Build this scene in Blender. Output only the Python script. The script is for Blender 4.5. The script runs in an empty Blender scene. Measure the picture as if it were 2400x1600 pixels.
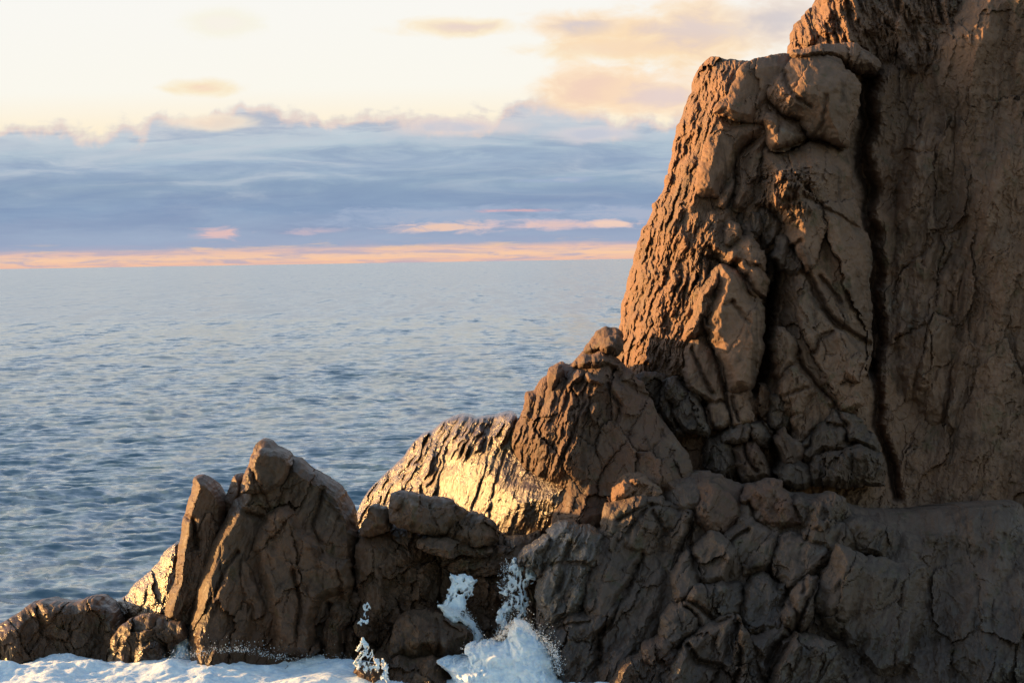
import bpy, math, random
import numpy as np
from mathutils import Matrix, Vector, Euler

# ------------------------------------------------------------------ camera
SC = bpy.context.scene
R_ = math.radians
F_PX = 6000.0                       # focal length in photo pixels (90 mm on 36 mm)
CAM_H = 15.0
pitch = math.atan(191.0 / F_PX)
cam_data = bpy.data.cameras.new('camera')
cam_data.lens = 36.0 * F_PX / 2400.0
cam_data.sensor_width = 36.0
cam_data.clip_start = 1.0
cam_data.clip_end = 60000.0
cam = bpy.data.objects.new('camera', cam_data)
SC.collection.objects.link(cam)
CM = Euler((R_(90) - pitch, 0, 0)).to_matrix() @ Matrix.Rotation(R_(-0.93), 3, 'Z')
cam.matrix_world = Matrix.Translation((0, 0, CAM_H)) @ CM.to_4x4()
SC.camera = cam

# ------------------------------------------------------------------ light
SUN_EL, SUN_BACK = 10.5, 26.0        # low sun to the left, slightly beyond the rocks
SUN_STRENGTH = 5.0
sd = Vector((-math.cos(R_(SUN_EL)) * math.cos(R_(SUN_BACK)),
             math.cos(R_(SUN_EL)) * math.sin(R_(SUN_BACK)), math.sin(R_(SUN_EL))))
sun_data = bpy.data.lights.new('sun', 'SUN')
sun_data.energy = SUN_STRENGTH
sun_data.angle = R_(0.5)
sun_data.color = (1.0, 0.53, 0.17)
sun = bpy.data.objects.new('sun', sun_data)
SC.collection.objects.link(sun)
sun.rotation_euler = sd.to_track_quat('Z', 'Y').to_euler()
sun.location = (-60, 110, 60)

SC.view_settings.view_transform = 'Standard'
SC.view_settings.look = 'None'
SC.view_settings.exposure = 1.25
SC.view_settings.gamma = 1.0
EXPO = 2 ** 1.25
SC.render.engine = 'CYCLES'
SC.cycles.max_bounces = 6
SC.cycles.use_denoising = True

def srgb(r, g, b):
    f = lambda c: (c / 255) / 12.92 if c / 255 <= 0.04045 else ((c / 255 + 0.055) / 1.055) ** 2.4
    return (f(r), f(g), f(b))

class NB:
    """small node builder"""
    def __init__(s, nt): s.nt = nt
    def n(s, t, **k):
        o = s.nt.nodes.new(t)
        for a, v in k.items(): setattr(o, a, v)
        return o
    def put(s, sock, v):
        if isinstance(v, bpy.types.NodeSocket): s.nt.links.new(v, sock)
        elif v is not None: sock.default_value = v
    def m(s, op, a, b=None, c=None, clamp=False):
        o = s.n('ShaderNodeMath', operation=op); o.use_clamp = clamp
        s.put(o.inputs[0], a); s.put(o.inputs[1], b)
        if c is not None: s.put(o.inputs[2], c)
        return o.outputs[0]
    def mix(s, f, a, b, t='RGBA', blend='MIX'):
        o = s.n('ShaderNodeMix', data_type=t)
        if t == 'RGBA':
            o.blend_type = blend
            s.put(o.inputs[0], f); s.put(o.inputs[6], a); s.put(o.inputs[7], b); return o.outputs[2]
        s.put(o.inputs[0], f); s.put(o.inputs[2], a); s.put(o.inputs[3], b); return o.outputs[0]
    def ss(s, v, lo, hi):
        o = s.n('ShaderNodeMapRange', interpolation_type='SMOOTHSTEP')
        s.put(o.inputs[0], v); o.inputs[1].default_value = lo; o.inputs[2].default_value = hi
        return o.outputs[0]
    def noise(s, vec, scale, detail=4, rough=0.55, dist=0.0):
        o = s.n('ShaderNodeTexNoise'); s.put(o.inputs['Vector'], vec)
        o.inputs['Scale'].default_value = scale; o.inputs['Detail'].default_value = detail
        o.inputs['Roughness'].default_value = rough; o.inputs['Distortion'].default_value = dist
        return o.outputs[0]
    def comb(s, x, y, z=0.0):
        o = s.n('ShaderNodeCombineXYZ')
        for i, v in enumerate((x, y, z)): s.put(o.inputs[i], v)
        return o.outputs[0]
    def ramp(s, v, stops, interp='LINEAR'):
        o = s.n('ShaderNodeValToRGB'); s.put(o.inputs[0], v)
        cr = o.color_ramp; cr.interpolation = interp
        while len(cr.elements) < len(stops): cr.elements.new(0.5)
        for e, (p, c) in zip(cr.elements, stops): e.position = p; e.color = (*c, 1)
        return o.outputs[0]

# ------------------------------------------------------------------ world: physical sky + cloud banks low over the sea
def make_world():
    w = bpy.data.worlds.new('World'); SC.world = w; w.use_nodes = True
    nt = w.node_tree; nt.nodes.clear(); b = NB(nt)
    tc = b.n('ShaderNodeTexCoord')
    sp = b.n('ShaderNodeSeparateXYZ'); nt.links.new(tc.outputs['Generated'], sp.inputs[0])
    x, y, z = sp.outputs
    yy = b.m('MAXIMUM', y, 0.08)
    a = b.m('MULTIPLY', b.m('DIVIDE', x, yy), 60.0)     # azimuth, in hundredths of the focal length
    h = b.m('MULTIPLY', b.m('DIVIDE', z, yy), 60.0)     # height over the horizon, same unit
    v1 = b.comb(b.m('MULTIPLY', a, 0.22), h, 3.1)
    v2 = b.comb(b.m('MULTIPLY', a, 0.45), h, 7.7)
    n1 = b.m('SUBTRACT', b.noise(v1, 0.75, 5, 0.55, 0.3), 0.5)
    n2 = b.m('SUBTRACT', b.noise(v2, 2.2, 5, 0.6, 0.4), 0.5)
    n3 = b.m('SUBTRACT', b.noise(b.comb(b.m('MULTIPLY', a, 0.12), h, 1.3), 2.6, 6, 0.6, 0.6), 0.5)
    # warped height: almost none at the horizon, more in the bank
    k = b.ss(h, 0.0, 1.2)
    hw = b.m('ADD', h, b.m('MULTIPLY', k, b.m('ADD', b.m('MULTIPLY', n1, 0.9), b.m('MULTIPLY', n2, 0.5))))
    S = lambda r, g, bb: tuple(c / EXPO for c in srgb(r, g, bb))
    st = [(0.0, S(238, 190, 168)), (0.020, S(247, 203, 170)), (0.040, S(232, 193, 178)), (0.056, S(156, 170, 196)),
          (0.10, S(152, 168, 194)), (0.17, S(140, 161, 190)), (0.24, S(148, 169, 192)), (0.31, S(162, 180, 201)),
          (0.36, S(174, 191, 206)), (0.42, S(194, 203, 213)), (0.455, S(208, 209, 214))]
    bank = b.ramp(b.m('DIVIDE', hw, 7.5, clamp=True), st)
    # darker and lighter streaks in the bank
    stv = b.m('ADD', 1.0, b.m('MULTIPLY', b.m('MULTIPLY', b.ss(h, .2, .8), b.m('ADD', n3, b.m('MULTIPLY', n1, .5))), 0.5))
    bank = b.mix(1.0, bank, b.comb(b.m('MULTIPLY', stv, 1.0), stv, b.m('ADD', b.m('MULTIPLY', stv, .6), .4)), blend='MULTIPLY')
    lay = b.noise(b.comb(b.m('MULTIPLY', a, 0.16), b.m('ADD', b.m('MULTIPLY', h, 1.15), b.m('MULTIPLY', n1, .9)), 6.6), 1.5, 6, 0.6, 0.9)
    bank = b.mix(b.m('MULTIPLY', b.m('MULTIPLY', b.ss(lay, .47, .66), b.ss(h, .8, 2.6)), .75), bank, (*S(194, 203, 213), 1))
    bank = b.mix(b.m('MULTIPLY', b.m('MULTIPLY', b.m('SUBTRACT', 1.0, b.ss(lay, .36, .50)), b.ss(h, .5, 1.2)), .35), bank, (*S(124, 148, 182), 1))
    fine = b.m('SUBTRACT', b.noise(b.comb(b.m('MULTIPLY', a, 0.35), b.m('MULTIPLY', h, 4.0), 2.2), 1.6, 5, 0.65, 0.5), 0.5)
    bank = b.mix(b.m('MULTIPLY', b.m('SUBTRACT', 1.0, b.ss(h, .25, .6)), b.m('MULTIPLY', b.ss(fine, -.04, .14), .75)), bank, (*S(178, 172, 192), 1))
    band = b.m('MULTIPLY', b.m('SUBTRACT', 1.0, b.ss(h, .35, .6)), b.ss(b.m('MULTIPLY', fine, -1.0), .02, .2))
    bank = b.mix(b.m('MULTIPLY', band, .55), bank, (*S(254, 206, 158), 1))
    # open bright sky above the bank
    opn = b.ramp(b.m('DIVIDE', h, 24.0, clamp=True), [(0.13, S(255, 240, 212)), (0.17, S(251, 248, 238)), (0.28, S(249, 248, 244)),
                                                    (0.42, S(226, 238, 252)), (1.0, S(196, 218, 248))])
    # ragged cloud tops: height of the bank's upper edge varies with azimuth
    topn = b.noise(b.comb(b.m('MULTIPLY', a, 0.33), 0.0, 9.0), 1.0, 3, 0.5)
    edge = b.m('ADD', 2.95, b.m('MULTIPLY', topn, 0.7))
    lump = b.noise(b.comb(b.m('MULTIPLY', a, 1.3), b.m('MULTIPLY', h, .9), 5.0), 1.0, 4, 0.5)
    edge = b.m('ADD', edge, b.m('MULTIPLY', b.m('SUBTRACT', lump, .5), 1.1))
    def bump(a0, wd, ht):
        t = b.m('DIVIDE', b.m('SUBTRACT', a, a0), wd)
        return b.m('MULTIPLY', ht, b.m('EXPONENT', b.m('MULTIPLY', -1.0, b.m('MULTIPLY', t, t))))
    for args in ((-5.9, .75, .42), (-5.0, .5, .15), (-3.1, 1.0, .14), (.4, 1.0, .38), (-7.6, .8, .12)):
        edge = b.m('ADD', edge, bump(*args))
    e_ = b.m('SUBTRACT', b.m('ADD', h, b.m('MULTIPLY', n2, 0.8)), edge)
    mask = b.ss(e_, -0.16, 0.16)
    rim = b.m('MULTIPLY', b.ss(e_, -0.34, -0.02), b.m('SUBTRACT', 1.0, mask))
    bank = b.mix(b.m('MULTIPLY', rim, .62), bank, (*S(252, 218, 196), 1))
    col = b.mix(mask, bank, opn)
    # separate clouds: centre (azimuth, height), size, colours of body and of lit edge
    def blob(col, a0, h0, wa, wh, body, lit, dens=0.9, soft=.55, nk=1.3):
        da = b.m('DIVIDE', b.m('SUBTRACT', a, a0), wa)
        dh = b.m('DIVIDE', b.m('SUBTRACT', h, h0), wh)
        d = b.m('SQRT', b.m('ADD', b.m('MULTIPLY', da, da), b.m('MULTIPLY', dh, dh)))
        d = b.m('ADD', d, b.m('ADD', b.m('MULTIPLY', n2, nk), b.m('MULTIPLY', n1, 1.0)))
        f = b.m('SUBTRACT', 1.0, b.ss(d, 1.0 - soft, 1.0 + soft * .6))
        c = b.mix(b.ss(d, .15, .8), (*S(*body), 1), (*S(*lit), 1))
        return b.mix(b.m('MULTIPLY', f, dens), col, c)
    PE, LI = (238, 214, 200), (252, 232, 196)
    for args in ((-7.2, 4.15, .95, .22, (246, 216, 192), (250, 232, 196)),
                 (-6.6, 5.6, .9, .35, (246, 236, 220), (246, 240, 214), .5),
                 (-1.0, 5.45, 1.5, .24, (234, 212, 200), LI),
                 (3.2, 4.95, 2.6, .4, (244, 216, 192), (252, 228, 190)),
                 (1.9, 5.45, 1.6, .42, (214, 200, 200), (252, 222, 186)),
                 (4.4, 5.3, 2.4, .85, (226, 206, 198), (252, 222, 184)),
                 (6.4, 5.5, 1.6, .7, (212, 204, 206), (236, 220, 208)),
                 (2.0, 3.95, 1.3, .6, (242, 208, 186), (254, 224, 188)),
                 (3.6, 3.75, 1.3, .5, (230, 208, 202), (252, 222, 190)),
                 (-1.2, 3.12, 1.6, .22, (206, 205, 214), (228, 214, 210), .7),
                 (2.1, 2.9, 1.2, .22, (200, 202, 214), (214, 210, 214)),
                 (-6.9, 3.3, 1.0, .2, (246, 226, 204), (250, 234, 212), .8)):
        col = blob(col, *args)
    n2 = b.m('SUBTRACT', b.noise(b.comb(b.m('MULTIPLY', a, 0.5), b.m('MULTIPLY', h, 2.2), 4.4), 2.2, 6, 0.65, 0.6), 0.5)
    # low warm flecks
    for args in ((-1.8, 1.0, 2.6, .26, (168, 180, 202), (160, 176, 202), .7),
                 (3.0, 1.0, 2.2, .2, (176, 184, 204), (160, 176, 202), .7),
                 (-6.8, .72, .6, .16, (244, 196, 184), (200, 182, 194), .7),
                 (-1.6, .80, 1.5, .13, (248, 206, 178), (206, 190, 196), .8),
                 (-4.4, .74, .8, .08, (206, 186, 194), (190, 180, 196), .7),
                 (1.2, .80, 1.7, .12, (236, 200, 190), (206, 190, 200), .8),
                 (2.4, .82, .6, .1, (246, 210, 188), (220, 196, 194), .8),
                 (.2, 1.15, .8, .04, (224, 180, 180), (190, 170, 190), .8),
                 (1.2, 1.85, .9, .06, (176, 186, 206), (160, 176, 206), .6)):
        col = blob(col, *args, nk=3.4)
    sky = b.n('ShaderNodeTexSky', sky_type='NISHITA'); sky.sun_disc = False
    sky.sun_elevation = R_(SUN_EL); sky.sun_rotation = R_(-90 + SUN_BACK)
    sky.air_density = 1.2; sky.dust_density = 1.5
    bg1 = b.n('ShaderNodeBackground'); nt.links.new(sky.outputs[0], bg1.inputs[0]); bg1.inputs[1].default_value = 0.12
    bg2 = b.n('ShaderNodeBackground'); nt.links.new(col, bg2.inputs[0]); bg2.inputs[1].default_value = 1.0
    f = b.m('MULTIPLY', b.m('SUBTRACT', 1.0, b.ss(h, 14.0, 60.0)), b.ss(y, 0.2, 0.7))
    f = b.m('MULTIPLY', f, b.ss(z, -0.02, -0.001))
    mx = b.n('ShaderNodeMixShader'); nt.links.new(f, mx.inputs[0])
    nt.links.new(bg1.outputs[0], mx.inputs[1]); nt.links.new(bg2.outputs[0], mx.inputs[2])
    out = b.n('ShaderNodeOutputWorld'); nt.links.new(mx.outputs[0], out.inputs[0])
make_world()

# ------------------------------------------------------------------ numpy noise
def _hash(ix, iy, seed):
    n = (ix.astype(np.int64) * 374761393 + iy.astype(np.int64) * 668265263 + seed * 2147483647 + 1013904223) & 0xFFFFFFFF
    n = ((n ^ (n >> 13)) * 1274126177) & 0xFFFFFFFF
    n = (n ^ (n >> 16)) & 0xFFFFFFFF
    n = (n * 2246822519) & 0xFFFFFFFF
    return ((n ^ (n >> 15)) & 0xFFFFFF) / float(0xFFFFFF)
def perlin(x, y, seed=0):
    xi, yi = np.floor(x), np.floor(y); xf, yf = x - xi, y - yi
    u = xf * xf * xf * (xf * (xf * 6 - 15) + 10); v = yf * yf * yf * (yf * (yf * 6 - 15) + 10)
    def g(dx, dy):
        t = _hash(xi + dx, yi + dy, seed) * 2 * math.pi
        return np.cos(t) * (xf - dx) + np.sin(t) * (yf - dy)
    a = g(0, 0) * (1 - u) + g(1, 0) * u; b = g(0, 1) * (1 - u) + g(1, 1) * u
    return (a * (1 - v) + b * v) * 1.5
def fbm(x, y, seed=0, octv=4, gain=.5):
    s = 0; a = 1
    for i in range(octv):
        s = s + a * perlin(x, y, seed + i * 17); x = x * 2.03 + 5.3; y = y * 2.03 + 1.7; a *= gain
    return s
def billow(x, y, seed=0, octv=3, gain=.5):
    s = 0; a = 1
    for i in range(octv):
        s = s + a * np.abs(perlin(x, y, seed + i * 13)); x = x * 2.1 + 3.3; y = y * 1.9 + 7.1; a *= gain
    return s
def worley(x, y, seed=0):
    xi, yi = np.floor(x), np.floor(y)
    f1 = np.full(x.shape, 9.0); f2 = np.full(x.shape, 9.0)
    cid = np.zeros(x.shape); ox = np.zeros(x.shape); oy = np.zeros(x.shape)
    for dx in (-1, 0, 1):
        for dy in (-1, 0, 1):
            cx, cy = xi + dx, yi + dy
            px = cx + _hash(cx, cy, seed + 1); py = cy + _hash(cx, cy, seed + 2)
            d = np.hypot(px - x, py - y); c = _hash(cx, cy, seed + 3)
            m = d < f1
            f2 = np.where(m, f1, np.minimum(f2, d)); f1 = np.where(m, d, f1)
            cid = np.where(m, c, cid); ox = np.where(m, x - px, ox); oy = np.where(m, y - py, oy)
    return f1, f2, cid, ox, oy
def tri(x, y, seed=0):
    """random heights joined by flat triangles: crisp creases, planar faces"""
    sk = (x + y) * .36602540378; i = np.floor(x + sk); j = np.floor(y + sk); fx = x + sk - i; fy = y + sk - j
    up = fx > fy
    h00 = _hash(i, j, seed); h11 = _hash(i + 1, j + 1, seed)
    hm = np.where(up, _hash(i + 1, j, seed), _hash(i, j + 1, seed))
    a = np.where(up, fx, fy); b = np.where(up, fy, fx)
    return (h00 + (hm - h00) * a + (h11 - hm) * b) * 2 - 1
def crag_noise(x, y, seed, octv=5, gain=.46, rot=True):
    s = 0; a = 1
    for q in range(octv):
        c, d = (math.cos(q * 1.1 + .4), math.sin(q * 1.1 + .4)) if rot else (1, 0)
        s = s + a * tri(x * c + y * d + q * 3.7, -x * d + y * c + q * 9.1, seed + q * 23); x = x * 2.17; y = y * 2.17; a *= gain
    return s
def sstep(x, a, b):
    t = np.clip((x - a) / (b - a), 0, 1); return t * t * (3 - 2 * t)

# ------------------------------------------------------------------ photo pixel -> point in the world
CMn = np.array([[CM[i][j] for j in range(3)] for i in range(3)])
def rays(u, v):
    d = np.stack([(u - 1200) / F_PX, (800 - v) / F_PX, -np.ones_like(u)], -1)
    return d @ CMn.T
def at(u, v, Y):
    d = rays(np.asarray(u, float), np.asarray(v, float)); t = Y / d[..., 1]
    p = d * t[..., None]; p[..., 2] += CAM_H
    return p
FR = {'A': (1200, 0, 2.45), 'B': (1400, 400, 3.136), 'C': (360, 980, 2.528), 'D': (800, 950, 2.412),
      'E': (1200, 750, 2.8), 'F': (1200, 1100, 2.8), 'P': (0, 0, 1.0)}
def P(fr, *pts):
    x0, y0, s = FR[fr]
    return [(x0 + pts[i] / s, y0 + pts[i + 1] / s) for i in range(0, len(pts), 2)]
def chaikin(p, k=1):
    p = np.array(p, float)
    for _ in range(k):
        q = np.roll(p, -1, 0)
        p = np.stack([.78 * p + .22 * q, .22 * p + .78 * q], 1).reshape(-1, 2)
    return p
def sdf(poly, u, v):
    """signed distance, positive inside"""
    d = np.full(u.shape, 1e18); ins = np.zeros(u.shape, bool); n = len(poly)
    for i in range(n):
        ax, ay = poly[i]; bx, by = poly[(i + 1) % n]
        ex, ey = bx - ax, by - ay; wx, wy = u - ax, v - ay
        t = np.clip((wx * ex + wy * ey) / (ex * ex + ey * ey + 1e-9), 0, 1)
        d = np.minimum(d, (wx - ex * t) ** 2 + (wy - ey * t) ** 2)
        c = ((ay > v) != (by > v)) & (u < (bx - ax) * (v - ay) / ((by - ay) if by != ay else 1e-9) + ax)
        ins ^= c
    d = np.sqrt(d); return np.where(ins, d, -d)
def linedist(pts, u, v):
    d = np.full(u.shape, 1e18)
    for (ax, ay), (bx, by) in zip(pts[:-1], pts[1:]):
        ex, ey = bx - ax, by - ay; wx, wy = u - ax, v - ay
        t = np.clip((wx * ex + wy * ey) / (ex * ex + ey * ey + 1e-9), 0, 1)
        d = np.minimum(d, (wx - ex * t) ** 2 + (wy - ey * t) ** 2)
    return np.sqrt(d)

COL = SC.collection
def tag(o, label=None, cat=None, group=None, kind=None):
    if label: o['label'] = label
    if cat: o['category'] = cat
    if group: o['group'] = group
    if kind: o['kind'] = kind
    return o
def link_mesh(name, V, Q, mat, parent=None, T=None, smooth=True):
    """V (n,3) world coordinates, Q quads, T triangles"""
    lo = V.min(0); hi = V.max(0)
    org = np.array([(lo[0] + hi[0]) / 2, (lo[1] + hi[1]) / 2, lo[2]])
    me = bpy.data.meshes.new(name)
    me.vertices.add(len(V)); me.vertices.foreach_set('co', (V - org).astype(np.float32).ravel())
    nq = len(Q); ntr = 0 if T is None else len(T)
    li = Q.ravel() if ntr == 0 else np.concatenate([Q.ravel(), T.ravel()])
    me.loops.add(len(li)); me.loops.foreach_set('vertex_index', li.astype(np.int32))
    me.polygons.add(nq + ntr)
    st = np.concatenate([np.arange(nq) * 4, nq * 4 + np.arange(ntr) * 3])
    me.polygons.foreach_set('loop_start', st.astype(np.int32))
    me.polygons.foreach_set('use_smooth', np.full(nq + ntr, smooth))
    me.update(calc_edges=True); me.validate()
    me.materials.append(mat)
    o = bpy.data.objects.new(name, me); COL.objects.link(o)
    if parent is not None:
        o.parent = parent; o.location = Vector(org) - Vector(parent['_org'])
    else:
        o.location = org
    o['_org'] = [float(c) for c in org]
    return o

SEED = [11]
# long joints that run on from one block into the next
JOINTS = [(P('E', 1285, 90, 1340, 260, 1395, 440, 1450, 700), 5, .7), (P('E', 1090, 385, 1190, 500, 1290, 600, 1320, 710), 5, .7),
          (P('B', 1010, 690, 1090, 790, 1230, 950), 5, .6), (P('B', 780, 640, 870, 660, 1000, 700), 5, .5),
          (P('A', 1480, 590, 1560, 662, 1650, 690, 1700, 790, 1850, 835, 1920, 850), 7, 1.0),
          (P('A', 1510, 862, 1600, 855, 1700, 800), 6, .9), (P('A', 1240, 1190, 1290, 1050, 1280, 900, 1400, 790), 5, .6),
          (P('F', 1185, 280, 1160, 400, 1110, 520, 1050, 650), 5, .6), (P('F', 1140, 850, 1220, 900, 1340, 1010, 1420, 970), 6, .7),
          (P('F', 2030, 700, 1960, 830, 1900, 960, 1850, 1080, 1760, 1200, 1700, 1330), 6, .7),
          (P('F', 860, 560, 800, 700, 720, 870, 640, 1020, 565, 1090, 560, 1260), 6, .6),
          (P('F', 1140, 1170, 1220, 1270, 1350, 1310), 5, .5), (P('F', 1475, 1000, 1490, 1150, 1500, 1300, 1470, 1400), 6, .7),
          (P('F', 1800, 780, 1850, 930, 1870, 1080), 5, .5), (P('F', 1180, 500, 1200, 640, 1220, 730), 6, .7),
          (P('F', 700, 330, 900, 230, 1010, 240, 1100, 270), 5, .4), (P('F', 1560, 220, 1600, 340, 1700, 400), 6, .6),
          (P('E', 1620, 640, 1700, 760, 1720, 900, 1700, 1060), 6, .7), (P('E', 1880, 260, 1980, 420, 2100, 520, 2200, 690), 5, .6),
          (P('C', 560, 270, 640, 420, 700, 560), 4, .25), (P('C', 1000, 430, 940, 620, 1000, 800), 5, .35), (P('C', 820, 900, 860, 1080, 840, 1300), 5, .35)]
def rock(name, poly, Y, mat, parent=None, sx=0.0, sz=.3, r=24, e=.7, rough=.07, facet=.22, flam=70,
         flutes=(), cracks=(), warp=1.0, step=2.4, back=2.5, lace=None, smoothk=1, foam=0.0, dents=(), stretch=1.0,
         fang=0.0, pits=0.0, anchor=None, crk=.3, lean=None, grow=0.0, tr=1.0, trl=115.0):
    """A rock body: rounded outline, front surface sculpted by facets, ribs, cracks and grain, sides running back."""
    SEED[0] += 7; sd_ = SEED[0]
    poly = chaikin(poly, smoothk)
    u0, v0 = poly.min(0) - 8; u1, v1 = poly.max(0) + 8
    us = np.arange(u0, u1 + step, step); vs = np.arange(v0, v1 + step, step)
    U, V = np.meshgrid(us, vs)
    wu = fbm(U / 70, V / 70, sd_, 3) * 7 + fbm(U / 14, V / 14, sd_ + 5, 3) * 2.6
    wv = fbm(U / 70, V / 70, sd_ + 50, 3) * 7 + fbm(U / 14, V / 14, sd_ + 55, 3) * 2.6
    Uw, Vw = U + wu * warp, V + wv * warp
    if not foam:
        aw = crag_noise(U / 38, V / 38, sd_ + 61, 3) * 5 * warp
        Uw = Uw - wu * warp * .4 + aw; Vw = Vw - wv * warp * .4 - aw * .7
    else:
        aw = crag_noise(U / 16, V / 16, sd_ + 61, 3, .6) * 6
        Uw = Uw + aw; Vw = Vw + aw * .8
    D = sdf(poly, Uw, Vw) + grow
    k = Y / F_PX
    cu, cv = poly.mean(0) if anchor is None else anchor
    X = (np.clip(U, -1e9 if anchor is None else 1420, 2150 if anchor is not None else 1e9) - cu) * k; Z = (cv - V) * k
    t = np.clip(D / r, 0, 1)
    Yv = Y + sx * X + sz * Z + e * (.32 * (1 - np.sqrt(np.maximum(0, 1 - (1 - t) ** 2))) + .55 * (1 - t))
    if lean is not None:                 # the part left of a ridge line turns away to the left
        vv, uu, sl = lean
        Yv = Yv + sl * k * np.maximum(0, np.interp(V, vv, uu) - U)
    # facets
    ca, sa = math.cos(R_(fang)), math.sin(R_(fang))
    def fac(lam, amp, s):
        a = ((U * ca + V * sa) + wu * 1.2) / lam; b = ((-U * sa + V * ca) / (1.5 * stretch) + wv * 1.2) / lam
        f1, f2, c, ox, oy = worley(a, b, sd_ + s)
        g = (c * 7.31) % 1.0; g2 = (c * 13.7) % 1.0
        p = (c - .5) * amp * .8 + ox * (g - .5) * 3.4 * amp + oy * (g2 - .5) * 3.0 * amp
        return p - crk * amp * np.exp(-((f2 - f1) / .05) ** 2)
    pr = np.zeros_like(U)
    if facet:
        pr += fac(flam, facet, 1) + fac(flam * .4, facet * .3, 2)
    if not foam and lace is None:
        a = (U * ca + V * sa) + wu * .6; b = (-U * sa + V * ca) / (1.6 * stretch) + wv * .6
        pr += tr * .62 * (trl / 115) * crag_noise(a / trl, b / trl, sd_ + 41, 5, .49)
    pr += rough * (.6 * fbm(U / 60, V / 60, sd_ + 9, 6, .5) + .15 * billow(U / 30, V / 30, sd_ + 19, 4, .55))
    if pits: pr -= pits * np.clip(billow(U / 16 + wu / 9, V / 22 + wv / 9, sd_ + 77, 2) - .35, 0, 1) ** .7
    for (reg, ang, lam, ani, amp) in flutes:
        c_, s_ = math.cos(R_(ang)), math.sin(R_(ang))
        q = wu * .9
        a = (U * c_ + V * s_ + q) / lam; b = (-U * s_ + V * c_ + wv * 1.5) / (lam * ani)
        f = .45 * billow(a, b, sd_ + 31, 3, .48) + .55 * np.abs(crag_noise(a * .8, b, sd_ + 33, 3, .5, False))
        if reg is not None: f = f * sstep(sdf(np.array(reg, float), U, V), -25, 25)
        pr += amp * f
    for (pts, w, dep) in cracks:
        d = linedist(pts, U + wu * .8, V + wv * .8)
        pr -= dep * np.exp(-(d / w) ** 2)
    if not foam and lace is None:
        for (pts, w, dep) in JOINTS:
            pa = np.array(pts)
            if pa[:, 0].max() < u0 or pa[:, 0].min() > u1 or pa[:, 1].max() < v0 or pa[:, 1].min() > v1: continue
            d = linedist(pts, U + wu * .7 + aw * .5, V + wv * .7)
            pr -= dep * np.exp(-np.abs(d / w) ** 1.4)
    for (pu, pv, ru, rv, dep) in dents:
        q = ((U - pu) / ru) ** 2 + ((V - pv) / rv) ** 2
        pr -= dep * np.exp(-q * 1.5)
    if foam:
        bb = billow(U / 46, V / 40, sd_ + 3, 5, .46)
        pr += foam * (bb - .4)
    Yv = Yv - pr
    if lace is not None:
        lam, thr, ani = lace
        f = billow((U + wu) / lam, (V + wv) / (lam * ani), sd_ + 8, 3, .6)
        D = np.minimum(D, (thr - f) * 60)
    inside = D > 0
    cell = inside[:-1, :-1] | inside[1:, :-1] | inside[:-1, 1:] | inside[1:, 1:]
    use = np.zeros_like(inside)
    for a, b in ((0, 0), (1, 0), (0, 1), (1, 1)):
        use[a:a + cell.shape[0], b:b + cell.shape[1]] |= cell
    # pull the outside corners on to the outline
    gv, gu = np.gradient(D, step); gg = gu * gu + gv * gv + 1e-6
    mv = use & ~inside
    sh = np.clip(-D / np.sqrt(gg), 0, step * 1.3) / np.sqrt(gg)
    U2 = np.where(mv, U + gu * sh, U); V2 = np.where(mv, V + gv * sh, V)
    idx = -np.ones(U.shape, int); idx[use] = np.arange(use.sum())
    Pf = at(U2[use], V2[use], Yv[use])
    ci, cj = np.nonzero(cell)
    Q = np.stack([idx[ci, cj], idx[ci + 1, cj], idx[ci + 1, cj + 1], idx[ci, cj + 1]], 1)
    # sides: boundary edges run back
    E = np.concatenate([Q[:, [0, 1]], Q[:, [1, 2]], Q[:, [2, 3]], Q[:, [3, 0]]])
    n = len(Pf); key = E[:, 0].astype(np.int64) * n + E[:, 1]; rk = E[:, 1].astype(np.int64) * n + E[:, 0]
    be = E[~np.isin(key, rk)]
    bv = np.unique(be); mp = -np.ones(n, int)
    rings = [Pf]; cen = Pf.mean(0); Tq = None
    cur = bv
    lastmap = np.arange(n)
    for j, (f_, shr) in enumerate(((.3, 1.0), (1.0, .88))):
        nm = -np.ones(n, int); nm[bv] = sum(len(x) for x in rings) + np.arange(len(bv))
        pb = Pf[bv].copy(); pb[:, 1] += back * f_
        pb[:, 0] = cen[0] + (pb[:, 0] - cen[0]) * shr; pb[:, 2] = cen[2] + (pb[:, 2] - cen[2]) * shr
        rings.append(pb)
        Q = np.concatenate([Q, np.stack([lastmap[be[:, 1]], lastmap[be[:, 0]], nm[be[:, 0]], nm[be[:, 1]]], 1)])
        lastmap = nm
    if lace is None and back > .3:
        c = cen.copy(); c[1] += back; ic = sum(len(x) for x in rings); rings.append(c[None])
        Tq = np.stack([lastmap[be[:, 1]], lastmap[be[:, 0]], np.full(len(be), ic)], 1)
    return link_mesh(name, np.concatenate(rings), Q, mat, parent, Tq, bool(foam) or lace is not None)

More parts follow.
